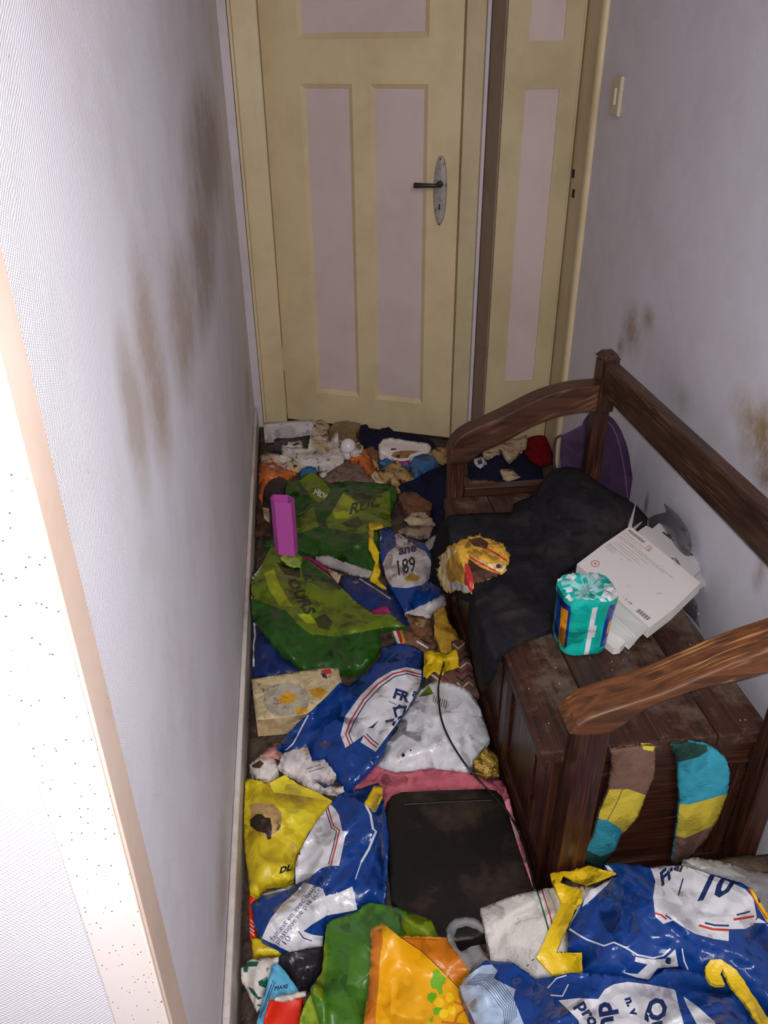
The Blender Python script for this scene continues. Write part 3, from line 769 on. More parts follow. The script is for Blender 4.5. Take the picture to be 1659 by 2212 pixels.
BLK = plastic('black_print', (30, 28, 34), 0.4, None)
YEL = plastic('yellow_strap', (224, 188, 22), 0.4, ((130, 100, 40), 24.0, 0.66, 0.08))
YELB = plastic('dirty_yellow_plastic', (208, 184, 30), 0.4, ((128, 92, 30), 9.0, 0.53, 0.14))
YELL = plastic('light_yellow_print', (226, 208, 50), 0.35, None)
ORG = plastic('orange_yellow_plastic', (230, 166, 12), 0.34, ((150, 92, 16), 12.0, 0.60, 0.14))
ORGD = plastic('dark_orange_plastic', (196, 112, 20), 0.36, ((140, 80, 20), 14.0, 0.60, 0.14))
ORGL = plastic('light_orange_print', (244, 200, 30), 0.34, None)
GRN = plastic('green_plastic', (36, 80, 20), 0.3, ((30, 52, 18), 12.0, 0.58, 0.12))
GRN2 = plastic('green_plastic_near', (66, 116, 32), 0.36, ((44, 72, 24), 14.0, 0.56, 0.14))
GRNL = plastic('leaf_green_print', (104, 124, 18), 0.3, ((66, 90, 20), 14.0, 0.54, 0.16))
GRNLL = plastic('light_leaf_print', (160, 170, 30), 0.3, None)
GRND = plastic('dark_green_print', (54, 66, 24), 0.35, None)
GRNB = plastic('bright_green_print', (110, 170, 24), 0.35, None)
DKG = plastic('deep_green_print', (20, 92, 70), 0.4, None)
LIME = fabric('lime_sponge', (160, 180, 64), mott=((120, 150, 40), 60.0, 0.8))
TEAL = plastic('teal_plastic', (12, 172, 158), 0.22, None, (60.0, 0.25, 0.003))
BLKP = plastic('black_bag_plastic', (34, 32, 38), 0.3, None)
NAVC = fabric('navy_cloth', (30, 32, 58), ((60, 54, 54), 30.0, 0.62, 0.1))
BLKC = fabric('black_cloth', (33, 32, 37), [((70, 64, 60), 24.0, 0.62, 0.14), ((58, 50, 46), 7.0, 0.5, 0.2)])
PINK = fabric('pink_cloth', (196, 104, 116), ((150, 86, 86), 14.0, 0.56, 0.14), ((170, 84, 100), 9.0, 0.7), crease=(16.0, 0.8))
PINKF = fabric('floral_pink_cloth', (216, 130, 150), [((206, 190, 170), 26.0, 0.56, 0.06), ((110, 120, 60), 20.0, 0.63, 0.05)])
WPAP = paper('white_paper', (214, 206, 200))
CPAP = paper('cream_paper', (204, 182, 152), ((92, 62, 40), 34.0, 0.56, 0.06))
BPAP = paper('beige_paper', (184, 150, 100), ((70, 44, 26), 34.0, 0.56, 0.05))
BURN = mat('burnt_brown', (44, 26, 20), 0.7, dirt=((96, 62, 48), 50.0, 0.6, 0.05), crease=(40.0, 0.8))
BRN = paper('brown_cardboard', (122, 84, 60), ((74, 50, 38), 30.0, 0.55, 0.12))
BRND = paper('dark_brown_scrap', (84, 54, 40), ((50, 34, 30), 30.0, 0.5, 0.12))
TAUP = paper('greyish_cardboard', (128, 104, 94), ((86, 66, 58), 30.0, 0.55, 0.12))
FOAM = mat('white_foam', (236, 226, 224), 0.6, 0.4, dirt=((176, 140, 96), 30.0, 0.62, 0.08), bump=(70.0, 0.4, 0.003))
FOAMD = paper('brown_food_stain', (168, 130, 84), ((110, 70, 40), 50.0, 0.5, 0.1))
ORNG = plastic('orange_film', (206, 106, 42), 0.35)
BLUB = plastic('mid_blue_film', (44, 106, 158), 0.35, ((30, 60, 90), 20.0, 0.58, 0.1))
TBRN = plastic('brown_film', (126, 100, 66), 0.25, ((90, 66, 40), 20.0, 0.54, 0.12))
GOLD = mat('gold_foil', (196, 160, 70), 0.3, 0.6, dirt=((90, 62, 26), 50.0, 0.5, 0.06), bump=(80.0, 1.0, 0.008), metal=0.4)
GREYP = plastic('grey_film', (166, 160, 158), 0.3)
MUST = plastic('mustard_film', (196, 150, 46), 0.4, ((140, 92, 32), 18.0, 0.52, 0.16))
LTBL = plastic('light_blue_film', (96, 176, 212), 0.3, None)
RED = mat('red_card', (214, 44, 20), 0.45, dirt=((150, 34, 20), 20.0, 0.64, 0.1))
REDC = fabric('dark_red_cloth', (124, 18, 26), ((80, 12, 20), 20.0, 0.55, 0.14))
MAG = mat('magenta_card', (196, 84, 176), 0.5, dirt=((160, 64, 140), 12.0, 0.62, 0.1))
MAGD = plastic('magenta_film', (150, 34, 96), 0.4, None)
CASE = mat('black_rubber_case', (17, 15, 15), 0.45, 0.35, dirt=[((82, 58, 38), 26.0, 0.66, 0.10), ((64, 52, 42), 9.0, 0.52, 0.2)], bump=(55.0, 0.25, 0.002), mott=((30, 24, 20), 6.0, 0.9))
CREAMB = paper('stained_cream_cover', (206, 188, 146), [((118, 92, 64), 60.0, 0.60, 0.06), ((150, 132, 110), 8.0, 0.56, 0.16)])
PAGES = paper('page_edges', (184, 162, 120), ((140, 112, 76), 12.0, 0.5, 0.15))
YSTN = paper('ochre_stain', (214, 158, 44), ((180, 120, 40), 40.0, 0.55, 0.1))
GSTN = paper('grey_stain', (176, 166, 148), ((120, 100, 84), 40.0, 0.55, 0.1))
CLEAR = mat('clear_film', (200, 200, 204), 0.12, 0.6, alpha=0.22, bump=(40.0, 0.6, 0.008))
CLEAR2 = mat('smoky_clear_plastic', (120, 120, 124), 0.15, 0.6, alpha=0.6, dirt=((70, 60, 56), 30.0, 0.6, 0.1), bump=(20.0, 0.4, 0.004))

C_SM = dict(amp=0.008, wl=34.0, step=5.0, edge=14.0)
# ------------------------------------------------------------------ far heap in front of the door
def far(name, poly, m, label, cat, regions=(), **k):
    kw = dict(C_SM); kw['jit'] = 1.9 if cat in ('paper', 'wrapper', 'rag', 'cardboard', 'net bag') else 1.6 if cat in ('bag', 'clothing', 'paper bag') else 1.2; kw.update(k); return sheet(name, poly, m, regions, label=label, cat=cat, **kw)
# second door corner
far('navy_jacket', c5([(240, 545), (320, 520), (400, 505), (440, 555), (500, 515), (590, 590), (600, 640), (560, 680), (400, 690), (250, 690)]), [NAVC], 'dark navy garment seen through the far armrest of the bench', 'clothing', t=0.012, bulge=0.03)
far('red_garment', c5([(515, 430), (600, 395), (640, 420), (640, 560), (590, 580), (530, 545), (500, 500)]), [REDC], 'dark red garment heaped at the foot of the narrow door', 'clothing', t=0.02, bulge=0.05)
far('crumpled_paper', c5([(310, 510), (400, 470), (520, 425), (522, 480), (470, 535), (438, 560), (400, 510), (330, 540)]), [CPAP], 'cream crumpled paper beside the dark red garment', 'paper', t=0.03, bulge=0.02, amp=0.014)
far('torn_wrapper', c5([(270, 550), (310, 538), (332, 570), (300, 592), (278, 575)]), [WHP2, NAVY], 'small white and blue wrapper seen through the far armrest', 'wrapper', [(1, c5([(285, 558), (305, 550), (312, 570), (292, 578)]))], t=0.012)
far('paper_scrap', c5([(395, 598), (450, 598), (490, 632), (440, 652), (408, 642)]), [CPAP], 'small cream scrap lying on the dark navy garment', 'paper', t=0.01)
far('cardboard_strip', c5([(238, 646), (372, 655), (382, 690), (238, 700)]), [BRN], 'flat brown cardboard strip under the far armrest opening', 'cardboard', t=0.008, bulge=0.0)
far('green_dish', c5([(186, 362), (200, 338), (222, 328), (250, 332), (268, 348), (240, 362), (215, 376), (200, 395)]), [GRN2, GRNL], 'round green lid at the foot of the post between the doors', 'lid', [(1, c5([(195, 362), (208, 344), (225, 336), (245, 340), (220, 360), (205, 380)]))], t=0.03, bulge=0.02, amp=0.002)
far('white_wrapper', c5([(213, 378), (240, 348), (262, 352), (292, 372), (270, 392), (222, 410), (205, 400)]), [WHP2], 'white plastic wrapper beside the round green lid', 'wrapper', t=0.035, bulge=0.015)
far('teal_wrapper', c5([(163, 362), (185, 380), (208, 392), (200, 408), (163, 408)]), [DKG], 'small teal wrapper at the edge of the main door', 'wrapper', t=0.012)

far('plastic_tub', c7([(104, 118), (492, 92), (498, 128), (106, 152)]), [WHP2], 'white plastic tub lying against the foot of the main door', 'tub', t=0.075, bulge=0.0, amp=0.001, jit=0.3)
far('pale_bag', c7([(495, 108), (555, 92), (618, 140), (612, 230), (560, 250), (495, 215)]), [CPAP], 'pale crumpled bag between the white tub and the brown bag', 'bag', t=0.03, bulge=0.03)
far('meat_tray', c7([(188, 250), (220, 238), (330, 240), (465, 215), (478, 330), (400, 385), (250, 370), (190, 345)]), [BLKP], 'glossy black plastic tray in front of the white tub', 'tray', t=0.02, bulge=0.02)
far('spotted_paper', c7([(245, 295), (300, 265), (400, 262), (418, 300), (335, 312), (262, 318)]), [WPAP, BRND], 'white paper scrap with dark spots lying on the black tray', 'paper', [(1, c7([(262, 278), (300, 268), (290, 296), (268, 296)])), (1, c7([(325, 292), (372, 270), (388, 285), (340, 300)]))], t=0.012)
far('brown_bag', c7([(618, 160), (660, 118), (745, 103), (860, 122), (884, 180), (868, 250), (800, 300), (700, 300), (615, 240)]), [TBRN], 'brown translucent plastic bag against the main door', 'bag', t=0.03, bulge=0.06, amp=0.016)
far('navy_garment', c7([(862, 138), (915, 136), (950, 190), (1080, 150), (1130, 198), (1250, 212), (1420, 262), (1455, 312), (1400, 335), (1250, 320), (1050, 300), (1000, 332), (900, 305), (850, 245)]), [NAVC], 'dark navy garment lying along the foot of the main door', 'clothing', t=0.02, bulge=0.04, amp=0.016)
far('paper_bag', c7([(470, 222), (560, 212), (625, 262), (668, 190), (685, 185), (700, 290), (738, 370), (730, 430), (600, 458), (480, 458), (400, 445), (330, 400), (270, 345), (245, 308), (400, 312), (450, 322)]), [WPAP, CPAP], 'large crumpled off-white paper bag near the main door', 'paper bag', [(1, c7([(480, 240), (600, 260), (620, 330), (540, 360), (470, 300)]))], t=0.025, bulge=0.045, amp=0.02, wl=40)
far('pinkish_wrapper', c7([(78, 378), (150, 355), (270, 370), (335, 400), (400, 445), (372, 488), (260, 488), (205, 425), (90, 445)]), [CPAP, WPAP, BRND], 'pinkish white torn wrapper in the corner by the left wall', 'wrapper', [(1, c7([(160, 370), (270, 375), (330, 410), (250, 430)])), (2, c7([(330, 452), (355, 445), (372, 462), (345, 472)])), (2, c7([(150, 400), (185, 408), (170, 415)]))], t=0.015, bulge=0.02)
far('brown_rag', c7([(890, 320), (950, 300), (990, 335), (1080, 390), (1035, 412), (985, 390), (925, 372)]), [BRN], 'small brown rag left of the white foam tray', 'rag', t=0.01)
ft = far('foam_tray', c7([(1000, 292), (1038, 246), (1100, 236), (1180, 250), (1385, 280), (1412, 312), (1392, 350), (1340, 362), (1252, 388), (1240, 412), (1150, 408), (1080, 392), (1010, 345)]), [FOAM, FOAMD, BRND], 'white foam food tray with brown stains in front of the navy garment', 'food tray',
   [(1, c7([(1120, 350), (1200, 335), (1330, 340), (1250, 365), (1230, 395), (1160, 400), (1100, 380)])), (2, c7([(1095, 320), (1140, 318), (1140, 330), (1100, 334)])), (2, c7([(1140, 375), (1170, 365), (1165, 395), (1145, 395)]))], t=0.035, bulge=0.02, amp=0.006)
far('beige_wrapper', c7([(1388, 352), (1450, 310), (1535, 308), (1555, 400), (1510, 435), (1430, 420), (1400, 392)]), [BPAP], 'beige wrapper between the foam tray and the bench', 'wrapper', t=0.02, bulge=0.02)
far('orange_bag', c7([(72, 440), (130, 430), (185, 420), (232, 470), (362, 500), (300, 562), (232, 540), (150, 570), (112, 650), (92, 765), (66, 700)]), [ORNG, REDS, WHP2], 'crumpled orange bag against the left wall near the door', 'bag', [(1, c7([(120, 440), (190, 425), (220, 470), (150, 460)])), (2, c7([(140, 452), (180, 448), (200, 470), (160, 468)]))], t=0.015, bulge=0.03, amp=0.014)
far('dark_net', c7([(130, 602), (180, 552), (250, 545), (312, 580), (275, 650), (205, 745), (130, 720), (105, 655)]), [mat('dark_brown_net', (48, 34, 32), 0.5, dirt=((90, 70, 62), 60.0, 0.6, 0.06), bump=(150.0, 1.0, 0.006))], 'dark brown knotted net beside the orange bag', 'net bag', t=0.02, bulge=0.035, amp=0.016)
far('blue_film', c7([(388, 525), (408, 472), (470, 458), (518, 475), (500, 542), (400, 565)]), [BLUB], 'small blue film sticking up behind the far green bag', 'wrapper', t=0.03, bulge=0.02)
far('taupe_cardboard', c7([(555, 560), (620, 500), (760, 415), (842, 400), (905, 480), (955, 585), (760, 580), (600, 572)]), [TAUP], 'greyish brown cardboard sheet behind the far green bag', 'cardboard', t=0.02, bulge=0.01)
far('white_crumb_paper', c7([(540, 500), (600, 488), (600, 515), (560, 545), (542, 530)]), [WPAP], 'tiny white paper scrap by the greyish cardboard sheet', 'paper', t=0.02)
far('orange_wrapper', c7([(765, 350), (878, 322), (942, 390), (988, 480), (932, 522), (880, 452), (840, 402), (790, 418)]), [ORNG, GRNL, WPAP], 'orange wrapper strip leading away from a green white end', 'wrapper', (), t=0.03, bulge=0.02)
far('green_wrapper', c7([(768, 342), (800, 290), (850, 268), (884, 302), (872, 345), (810, 356)]), [WPAP, GRNL], 'green and white wrapper end beside the white bottle', 'wrapper', [(1, c7([(815, 300), (850, 280), (875, 310), (850, 335)]))], t=0.045, bulge=0.02)
far('cream_tube', c7([(940, 522), (986, 484), (1042, 542), (1115, 572), (1100, 592), (1000, 595), (962, 572)]), [CPAP], 'cream curved cardboard roll at the end of the orange wrapper', 'cardboard roll', t=0.02, bulge=0.025, amp=0.003)
far('beige_scrap', c7([(938, 382), (980, 378), (1002, 420), (1006, 484), (970, 452)]), [BPAP], 'narrow beige scrap right of the orange wrapper', 'paper', t=0.02)
far('blue_scrap', c7([(1008, 422), (1060, 395), (1142, 420), (1240, 412), (1245, 470), (1160, 440), (1050, 462)]), [BLUB, MAGD], 'flat blue film under the white foam tray', 'wrapper', [(1, c7([(1150, 415), (1245, 410), (1245, 460), (1180, 440)]))], t=0.01)
far('beige_paper', c7([(1040, 472), (1090, 432), (1150, 408), (1205, 470), (1292, 540), (1302, 572), (1240, 592), (1182, 560), (1200, 652), (1150, 668), (1120, 602), (1050, 562), (1000, 500)]), [BPAP, BRND], 'beige crumpled paper left of the blue ball of plastic', 'paper', [(1, c7([(1150, 560), (1182, 560), (1240, 592), (1300, 575), (1300, 620), (1230, 640), (1190, 620)])), (1, c7([(1010, 485), (1060, 480), (1040, 515)]))], t=0.03, bulge=0.04, amp=0.02)
far('blue_bag', c7([(1250, 430), (1278, 382), (1350, 360), (1430, 378), (1468, 430), (1430, 500), (1350, 562), (1292, 552), (1258, 500)]), [BLUB], 'blue plastic bag balled up beside the bench end', 'bag', t=0.03, bulge=0.06, amp=0.012)
far('navy_coat', [(905, 1030), (930, 1015), (965, 1005), (972, 1120), (958, 1180), (948, 1225), (925, 1215), (915, 1150), (935, 1118), (925, 1090), (880, 1075), (860, 1050)], [NAVC], 'dark navy garment wedged between heap and bench front', 'clothing', t=0.015, bulge=0.025, step=6)
far('brown_box_flap', c7([(1140, 672), (1200, 655), (1290, 662), (1422, 752), (1402, 800), (1232, 822), (1190, 782)]), [BRN], 'brown cardboard flap pointing at the bench', 'cardboard', t=0.02, bulge=0.012)
# white bottle standing in the far heap
def lathe(name, m, cx, cy, prof, parent=None, n=20, tilt=None, origin=None, jitter=0.0, squash=1.0):
    V = []; F = []
    for (r_, z_) in prof:
        for k in range(n):
            a = 2*math.pi*k/n; rr = r_*(1+jitter*math.sin(3*a+z_*60)+jitter*0.6*math.sin(7*a+z_*130)); V.append((rr*math.cos(a), rr*math.sin(a)*squash, z_))
    for i in range(len(prof)-1):
        for k in range(n): F.append([i*n+k, i*n+(k+1) % n, (i+1)*n+(k+1) % n, (i+1)*n+k])
    F.append(list(range(n))[::-1]); F.append([(len(prof)-1)*n+k for k in range(n)])
    V = [Vector(v) for v in V]
    if tilt: R_ = Matrix.Rotation(tilt[0], 3, 'X')@Matrix.Rotation(tilt[1], 3, 'Y'); V = [R_@v for v in V]
    V = [(v.x+cx, v.y+cy, v.z) for v in V]; zmin = 0
    return V, F
p = onz(752, 962, 0.10)
V, F = lathe('x', None, p[0], p[1], [(0.010, 0), (0.022, 0.003), (0.027, 0.015), (0.024, 0.030), (0.022, 0.033), (0.029, 0.038), (0.032, 0.055), (0.027, 0.074), (0.014, 0.084), (0.003, 0.087)])
V = [(a, b, c+float(gs(HM, p[0], p[1]))+0.001) for a, b, c in V]
o = link_mesh('white_bottle', V, F, mat('white_gloss_plastic', (232, 222, 226), 0.25), None, None, True)
setp(o, 'small white round-topped plastic bottle standing before the brown bag', 'bottle')

# ------------------------------------------------------------------ middle of the corridor
far('cardboard_scrap', c1([(100, 730), (190, 760), (195, 900), (190, 950), (80, 930), (105, 850)]), [BRND, CPAP], 'dirty torn scrap between left wall and magenta holder', 'cardboard', [(1, c1([(140, 760), (180, 765), (185, 860), (150, 830)]))], t=0.008)
g1 = sheet('green_bag', c1([(285, 660), (300, 592), (380, 582), (400, 555), (450, 530), (480, 545), (560, 600), (700, 590), (850, 600), (968, 612), (1005, 660), (985, 740), (962, 800), (972, 880), (905, 905), (893, 1060), (862, 1170), (700, 1130), (600, 1098), (480, 1062), (360, 1040), (300, 1050), (140, 1000), (135, 965), (250, 930), (330, 900), (330, 740)]),
    [GRN, GRNL, GRNLL, GRND, WHP], [
    (1, c1([(375, 588), (452, 532), (500, 560), (575, 640), (545, 700), (500, 735), (440, 680)])),
    (1, c1([(545, 850), (600, 760), (655, 660), (700, 680), (785, 755), (830, 700), (952, 648), (962, 880), (880, 895), (760, 930), (640, 905), (560, 890)])),
    (2, c1([(590, 780), (655, 668), (700, 690), (770, 750), (690, 830), (600, 830)])),
    (1, c1([(350, 845), (465, 752), (500, 880), (350, 935)])),
    (3, c1([(640, 860), (750, 815), (790, 870), (740, 895), (680, 885)])), (2, c1([(650, 795), (672, 785), (688, 825), (668, 830)])),
    (3, text_segs('RUC', c1([(690, 805)])[0], (34, -10), (8, -34), bold=0.03)),
    (4, text_segs('MLV', c1([(462, 672)])[0], (15, 6), (6, -15), bold=0.03)), (4, stroke(c1([(492, 640), (548, 690)]), 1.2))],
    t=0.018, bulge=0.045, edge=22, amp=0.022, wl=60, step=6, label='dark green plastic bag with pale leaf print, the farther of the two', cat='bag')
far('grey_strip', c1([(480, 1072), (560, 1062), (640, 1100), (850, 1165), (838, 1195), (760, 1202), (640, 1155), (560, 1132)]), [GREYP, WHP2], 'greyish white film strip in front of the farther green bag', 'wrapper', (), t=0.012)
far('pink_strip', c1([(395, 1068), (445, 1072), (560, 1150), (655, 1190), (622, 1245), (560, 1182), (470, 1120)]), [MAGD, CPAP], 'narrow pink and cream strip between the two green bags', 'wrapper', [(1, c1([(560, 1150), (655, 1190), (622, 1245), (575, 1190)]))], t=0.012)
sheet('navy_bag', c1([(640, 1192), (760, 1200), (830, 1240), (930, 1260), (985, 1330), (1060, 1420), (1085, 1500), (1000, 1540), (950, 1450), (800, 1420), (700, 1340), (630, 1255)]), [BLUE2, GREYP], [(1, c1([(710, 1232), (760, 1232), (735, 1250)])), (1, stroke(c1([(760, 1215), (880, 1290), (960, 1345)]), 3))], t=0.012, bulge=0.02, amp=0.014, wl=50, label='dark navy plastic bag behind the near green bag', cat='bag')
sheet('navy_sack', [(541, 1232), (552, 1245), (548, 1300), (560, 1330), (652, 1450), (640, 1458), (545, 1460), (546, 1350), (536, 1300)], [BLUE2, WHP], [(1, stroke([(549, 1345), (551, 1375), (547, 1395), (548, 1440)], 4))], t=0.01, bulge=0.015, edge=15, label='dark navy plastic sheet squeezed against the left baseboard', cat='bag')
far('magenta_film', c1([(825, 1422), (900, 1390), (942, 1384), (965, 1432), (900, 1445)]), [MAGD], 'magenta film poking out above the near green bag', 'wrapper', t=0.02)
far('cream_rag', c1([(1048, 832), (1098, 788), (1182, 788), (1245, 862), (1200, 878), (1110, 868), (1085, 860)]), [CPAP], 'cream crumpled rag beside the dark cloth edge of the bench', 'rag', t=0.02, bulge=0.02)
far('grey_rag', c1([(1005, 905), (1090, 872), (1232, 880), (1205, 950), (1150, 950), (1060, 935)]), [paper('greyish_paper', (160, 138, 124), ((96, 76, 66), 26.0, 0.52, 0.12))], 'greyish brown rag just below the cream rag', 'rag', t=0.015)
far('striped_film', c1([(1150, 1002), (1200, 962), (1272, 918), (1235, 1000), (1205, 1035)]), [GREYP], 'grey ribbed film strip touching the bench front', 'wrapper', t=0.01)
b109 = sheet('blue_shopping_bag', c1([(890, 1060), (888, 900), (940, 882), (1000, 920), (1080, 955), (1180, 990), (1215, 1050), (1230, 1105), (1218, 1230), (1260, 1262), (1312, 1300), (1318, 1345), (1240, 1390), (1150, 1402), (1050, 1425), (1005, 1340), (955, 1262), (915, 1180)]),
    [BLUE, WHP2, NAVY, BLK, MUST, REDS], [
    (1, c1([(985, 935), (1010, 925), (1090, 978), (1120, 1010), (1180, 1040), (1222, 1105), (1208, 1215), (1160, 1255), (1060, 1275), (970, 1268), (930, 1210), (908, 1120), (940, 1050), (1000, 1000)])),
    (1, c1([(888, 950), (902, 945), (895, 975)])),
    (5, stroke(c1([(1000, 930), (1030, 955)]), 2.5)),
    (2, text_segs('ane', c1([(1012, 1062)])[0], (27, -6), (-1, -27), bold=0.04)),
    (2, c1([(1065, 968), (1085, 965), (1090, 985), (1070, 990)])),
    (3, text_segs('189', c1([(992, 1198)])[0], (30, -8), (-5, -46), bold=0.01)), (3, stroke(c1([(1042, 1190), (1060, 1120), (1090, 1080)]), 2.0)),
    (4, c1([(1042, 1210), (1100, 1182), (1152, 1205), (1130, 1228), (1060, 1232)]))],
    t=0.018, bulge=0.035, edge=20, amp=0.014, wl=40, step=5, label='blue shopping bag with white oval reading 189 and ane', cat='shopping bag', group='blue shopping bags')
sheet('bag_handle', c1([(820, 856), (905, 853), (912, 884), (852, 892), (850, 980), (888, 1045), (880, 1112), (895, 1172), (872, 1212), (932, 1275), (900, 1270), (826, 1222), (862, 1105), (818, 1022)]), [YEL], parent=b109, t=0.005, bulge=0.0, edge=6, amp=0.006, wl=25, step=5)['label'] = 'yellow ribbon handle'
far('torn_white_film', c1([(1050, 1432), (1168, 1382), (1300, 1312), (1314, 1362), (1235, 1420), (1205, 1462), (1130, 1452)]), [WHP2], 'torn white film edge below the bag marked 189', 'wrapper', t=0.02)
far('brown_wrapper', c1([(1055, 1440), (1130, 1450), (1205, 1468), (1232, 1560), (1140, 1630), (1040, 1640), (1095, 1540)]), [BRN, BPAP], 'brown paper wrapper between near green bag and yellow film', 'wrapper', [(1, c1([(1100, 1470), (1190, 1480), (1170, 1530), (1120, 1510)]))], t=0.018, bulge=0.02)
sheet('mustard_bag', [(938, 1322), (960, 1308), (968, 1340), (985, 1362), (1003, 1400), (1018, 1450), (1000, 1470), (975, 1440), (950, 1400), (938, 1370)], [MUST], t=0.02, bulge=0.02, edge=14, amp=0.012, wl=35, step=5, label='mustard yellow plastic film hanging down at the bench front', cat='bag')
far('striped_rag', [(842, 1356), (872, 1352), (880, 1362), (905, 1378), (930, 1372), (940, 1395), (920, 1412), (895, 1405), (875, 1400), (860, 1398)], [BRN, REDS, WHP, MUST, BLK], 'striped multicoloured rag above the FR bag', 'rag',
    [(2, [(846, 1357), (853, 1356), (866, 1392), (860, 1394)]), (1, [(853, 1356), (860, 1355), (872, 1390), (866, 1392)]), (3, [(860, 1355), (866, 1354), (876, 1385), (872, 1390)]), (2, stroke([(900, 1385), (925, 1400)], 4)), (4, stroke([(908, 1380), (930, 1392)], 3))], t=0.015)
zz = []
for k in range(7):
    y_ = 1395+k*14
    zz.append((1+(k % 3), stroke([(978+k*1.5, y_-4), (990+k*1.5, y_+6), (1004+k*1.5, y_-6), (1022, y_+2)], 4)))
sheet('knitted_scarf', [(975, 1385), (1008, 1378), (1022, 1420), (1030, 1470), (1040, 1500), (1015, 1505), (965, 1480), (940, 1470), (925, 1455), (950, 1440), (985, 1445)], [fabric('knit_brown', (110, 80, 66)), fabric('knit_cream', (190, 176, 156)), fabric('knit_maroon', (110, 40, 56)), fabric('knit_dark', (50, 40, 46))], zz+[(1, stroke([(930, 1455), (955, 1475)], 4)), (2, stroke([(940, 1450), (968, 1470)], 4))], t=0.012, bulge=0.02, edge=14, amp=0.01, wl=25, step=5, label='knitted scarf with zigzag stripes by the bench front', cat='scarf')

g2 = sheet('green_bag', c1([(25, 1300), (40, 1255), (62, 1220), (100, 1165), (132, 1130), (165, 1060), (200, 988), (262, 1030), (300, 1100), (390, 1070), (420, 1090), (560, 1185), (620, 1245), (750, 1372), (850, 1440), (960, 1440), (1062, 1518), (980, 1530), (900, 1532), (878, 1562), (900, 1640), (860, 1720), (790, 1790), (700, 1830), (560, 1810), (470, 1810), (400, 1800), (250, 1690), (150, 1560), (85, 1480)]),
    [GRN, GRNL, GRNLL, GRND, WHP, REDS], [
    (1, c1([(68, 1225), (132, 1132), (200, 992), (262, 1035), (300, 1100), (390, 1072), (560, 1190), (750, 1375), (850, 1442), (960, 1442), (1050, 1515), (900, 1530), (760, 1560), (600, 1585), (450, 1570), (380, 1520), (290, 1420), (200, 1390), (100, 1350), (60, 1290)])),
    (2, c1([(150, 1180), (210, 1150), (250, 1260), (330, 1390), (250, 1390), (180, 1280)])),
    (2, c1([(360, 1440), (440, 1440), (490, 1500), (420, 1500)])),
    (3, c1([(230, 1110), (380, 1140), (380, 1205), (280, 1190)])),
    (3, c1([(470, 1470), (540, 1440), (590, 1490), (560, 1545), (500, 1530)])), (0, c1([(400, 1080), (520, 1170), (630, 1250), (640, 1290), (560, 1240), (400, 1215), (385, 1140)])),
    (3, text_segs('OURS', c1([(292, 1222)])[0], (16, 29), (33, -6), bold=0.05)),
    (4, text_segs('WILD', c1([(62, 1255)])[0], (11, -18), (-16, -9), bold=0.02)), (5, circle(*c1([(60, 1330)])[0], 5)), (1, circle(*c1([(60, 1330)])[0], 2.5))],
    t=0.02, bulge=0.05, edge=26, amp=0.022, wl=75, step=6, label='large green plastic bag with dark letters OURS, beside the left wall', cat='bag')
far('lime_leaf', c1([(252, 1082), (300, 1036), (345, 1032), (388, 1068), (385, 1138), (340, 1140), (290, 1118)]), [plastic('lime_leaf_film', (150, 178, 70), 0.4)], 'lime green leaf-shaped film on the near green bag', 'wrapper', t=0.012, amp=0.004, wl=18)
# magenta folded card holder standing against the bag
V = []; F = []
hb = [(588, 1178), (604, 1196), (637, 1192), (636, 1178)]; 
pb_ = [onz(x, y, 0.09) for x, y in hb]
Hc = 0.155
base = [np.array([q[0], q[1], 0.075]) for q in pb_]
ctr = np.mean(base, 0)
mg = MB()
th = 0.0022
ring_ = [base[0], base[1], base[2], base[3]]
pt_ = [(0.0, 0.0)]
xl = onz(588, 1183, 0.09); xr = onz(636, 1190, 0.09)
L0 = np.array([xl[0], xl[1]]); R0 = np.array([xr[0], xr[1]]); du = (R0-L0)/np.linalg.norm(R0-L0); dv = np.array([-du[1], du[0]]); Wd = np.linalg.norm(R0-L0)
prof = [(0, 0.018), (0.30, -0.004), (1.0, 0.0), (1.0, 0.030), (0.62, 0.050), (0.0, 0.040)]
zb0 = float(max(gs(HM, *(L0+du*Wd*0.5)), 0.05))+0.002; ztop = ony(600, 1084, float((L0+R0)[1]/2+0.02))[2]
outer = [L0+du*Wd*a+dv*b for a, b in prof]; cc = np.mean(outer, 0); inner = [q+(cc-q)/np.linalg.norm(cc-q)*0.0022 for q in outer]
nn_ = len(prof); Vs = []; Fs = []
for z_, rg in ((zb0, outer), (ztop, outer), (ztop, inner), (zb0+0.004, inner)):
    for q in rg: Vs.append((q[0], q[1]+ (z_-zb0)*0.10, z_))
for l in range(3):
    for k in range(nn_): Fs.append([l*nn_+k, l*nn_+(k+1) % nn_, (l+1)*nn_+(k+1) % nn_, (l+1)*nn_+k])
Fs.append(list(range(nn_))[::-1]); Fs.append([3*nn_+k for k in range(nn_)])
o = link_mesh('card_holder', Vs, Fs, MAG); setp(o, 'magenta folded card holder standing open by the left wall', 'holder')
lp = ony(612, 1170, Vs[0][1]-0.002)

